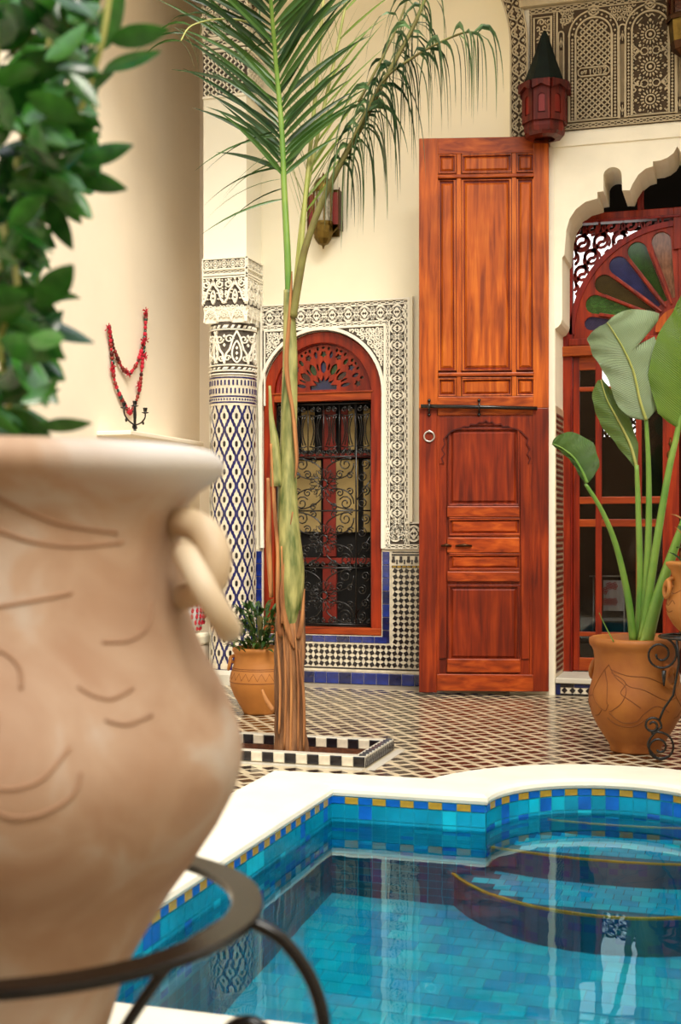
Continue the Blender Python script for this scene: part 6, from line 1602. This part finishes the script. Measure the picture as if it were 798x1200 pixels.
while used < 298:
    y = rnd.uniform(-80, 500)
    lim = 98 if y < 160 else (98-70*(y-160)/120 if y < 280 else (28+45*(y-280)/90 if y < 370 else 60-.12*(y-370)))
    x = lim-abs(rnd.gauss(0, 72))-12; a = rnd.uniform(0, 2*PI); L = rnd.uniform(56, 90)
    if rnd.random() < .6: a = rnd.uniform(-.9, .9)
    x1 = min(x+L*math.cos(a), lim+18); y1 = y+L*math.sin(a)*.9
    dd = rnd.uniform(-.18, .22); put_leaf(G(x, y, dd), G(x1, y1, dd+rnd.uniform(-.06, .06)), rnd.uniform(-1.3, 1.3), 1.05)

# ================================================================ garland, shelf, candelabrum, bench
XL = -3.9
def WL(px, py, off=.02): return atX(px, py, XL+off)
sa_, sb_ = WL(113, 505, .0), WL(196, 505, .0)
zsh = atX(155, 508, XL+.12).z
m_ = MB(); m_.box((XL, sa_.y, zsh-.03), (XL+.24, sb_.y+.1, zsh)); tag(m_.build('wall_shelf', 'cream_b', bevel=.006), 'narrow plaster shelf on the peach wall under the candelabrum', 'shelf')
gl = thing('bead_garland', 'red bead and tassel garland looped on the peach side wall', 'garland', tuple(WL(150, 430)))
def beads(pts, mats_):
    c = smooth_path([tuple(WL(*p)) for p in pts], 8); m_ = MB()
    m_.tube(c, .003, 5); s_o = m_.build('string', 'wood_rd', gl)
    L = 0; pos = []; acc = 0
    for a, b in zip(c, c[1:]):
        a, b = Vector(a), Vector(b); d = (b-a).length; k = 0
        while acc < d: pos.append(a.lerp(b, acc/d)); acc += .028
        acc -= d
    return pos, s_o
c1_ = [(128, 384), (131, 400), (136, 415), (142, 429), (150, 438), (157, 432), (163, 420), (167, 406), (170, 392), (171, 368)]
c2_ = [(128, 384), (130, 405), (132, 425), (134, 445), (140, 462), (147, 476), (152, 484), (158, 474), (163, 458), (166, 435), (168, 412), (170, 390), (171, 370)]
for P_ in (c1_, c2_):
    pos, s_o = beads(P_, None)
    for i, p in enumerate(pos):
        m_ = MB(); r = rnd.choice((.010, .013, .015)); m_.ell(tuple(p), (r, r, r*1.2), 8, 6); m_.build('bead', rnd.choice(['cloth_red', 'redshut', 'cloth_red', 'redshut', 't_green', 'wood_dk']), s_o, smooth=True)
for x, y in ((127, 384), (171, 365), (171, 398), (170, 418), (163, 452), (132, 430), (150, 437), (152, 482), (168, 400)):
    m_ = MB(); c = WL(x, y, .03)
    for i in range(18):
        a = rnd.uniform(0, 2*PI); e = rnd.uniform(-1, 1.2); L = rnd.uniform(.02, .042); m_.tube([tuple(c), (c.x+L*math.cos(a)*math.cos(e)*.5, c.y+L*math.sin(a)*math.cos(e), c.z+L*math.sin(e))], .0030, 4)
    m_.build('tassel', 'cloth_red', gl)
cx_, cy_, cz_ = XL+.13, atX(158, 505, XL+.13).y, zsh+.001
cd = thing('candelabrum', 'dark three-armed metal candelabrum standing on the wall shelf', 'candelabrum', (cx_, cy_, cz_)); k_ = 7.9/FPX
m_ = MB(); m_.lathe([(0, 0), (7*k_, 0), (6*k_, 1.5*k_), (2*k_, 3*k_), (1.7*k_, 6*k_), (2.2*k_, 9*k_), (1.7*k_, 12*k_), (1.9*k_, 18*k_), (2.3*k_, 24*k_), (1.7*k_, 30*k_), (1.7*k_, 33*k_)], (cx_, cy_, cz_), 12); m_.build('stem', 'iron', cd, smooth=True)
def cup(y, z):
    m_ = MB(); m_.lathe([(0, -1*k_), (4.5*k_, .5*k_), (4.7*k_, 1.2*k_), (1.6*k_, 1.2*k_), (2.2*k_, 3*k_), (2.9*k_, 6.5*k_), (3.2*k_, 7*k_), (2.2*k_, 7*k_), (2*k_, 4*k_), (0, 4*k_)], (cx_, y, z), 12); m_.build('candle_cup', 'iron', cd, smooth=True)
cup(cy_, cz_+34*k_)
for sg in (1, -1):
    ang_k = 30*k_
    m_ = MB(); m_.tube([(cx_, cy_+sg*v*ang_k*1.0, cz_+w2*k_) for v, w2 in smooth_path([(0, 11), (.25, 12), (.6, 15), (.9, 20), (1.0, 24), (1.0, 28)], 4)], .0055, 6); m_.tube([(cx_, cy_+sg*(ang_k*.8+u), cz_+15*k_+v) for u, v in spiral(0, 0, .012, .003, 90, 1.4*sg, 12)], .0045, 5)
    m_.tube([(cx_, cy_+sg*(.02+u), cz_+8*k_+v) for u, v in spiral(0, 0, .014, .003, 90, 1.4*sg, 12)], .0045, 5); m_.build('arm', 'iron', cd, smooth=True)
    cup(cy_+sg*ang_k, cz_+(28 if sg > 0 else 29)*k_)
# bench with a cushion, glimpsed between urn and pillar
bc = atX(232, 745, -3.58); m_ = MB()
be = thing('wall_bench', 'low white bench against the peach wall behind the urn', 'bench', (-3.72, bc.y-.4, 0))
m_ = MB(); m_.box((-3.895, bc.y-1.4, 0), (-3.50, bc.y+.02, .25)); m_.build('base', 'cream_b', be)
m_ = MB(); m_.box((-3.89, bc.y-1.4, .252), (-3.49, bc.y+.03, .335)); m_.build('seat', 'cream', be, bevel=.02)
c0 = atX(234, 726, -3.56)
cu = thing('patterned_cushion', 'white cushion with red scroll print propped on the bench', 'cushion', (c0.x, c0.y-.12, .337))
m_ = MB(); m_.ell((c0.x-.03, c0.y-.05, .337+.16), (.07, .17, .16), 16, 10); m_.build('pad', 'cloth', cu, smooth=True)
m_ = MB()
for i in range(6):
    for j in range(7):
        y, z = c0.y-.17+i*.05, .366+j*.042; q = 1-((y-c0.y+.05)/.17)**2-((z-.497)/.16)**2
        if q > .04: X_ = c0.x-.03+.07*math.sqrt(q)+.001; m_.tube([(X_, y+a, z+b) for a, b in spiral(0, 0, .019, .006, 40*i, 1.3, 8)], .005, 4)
m_.build('scroll_print', 'cloth_red', cu)
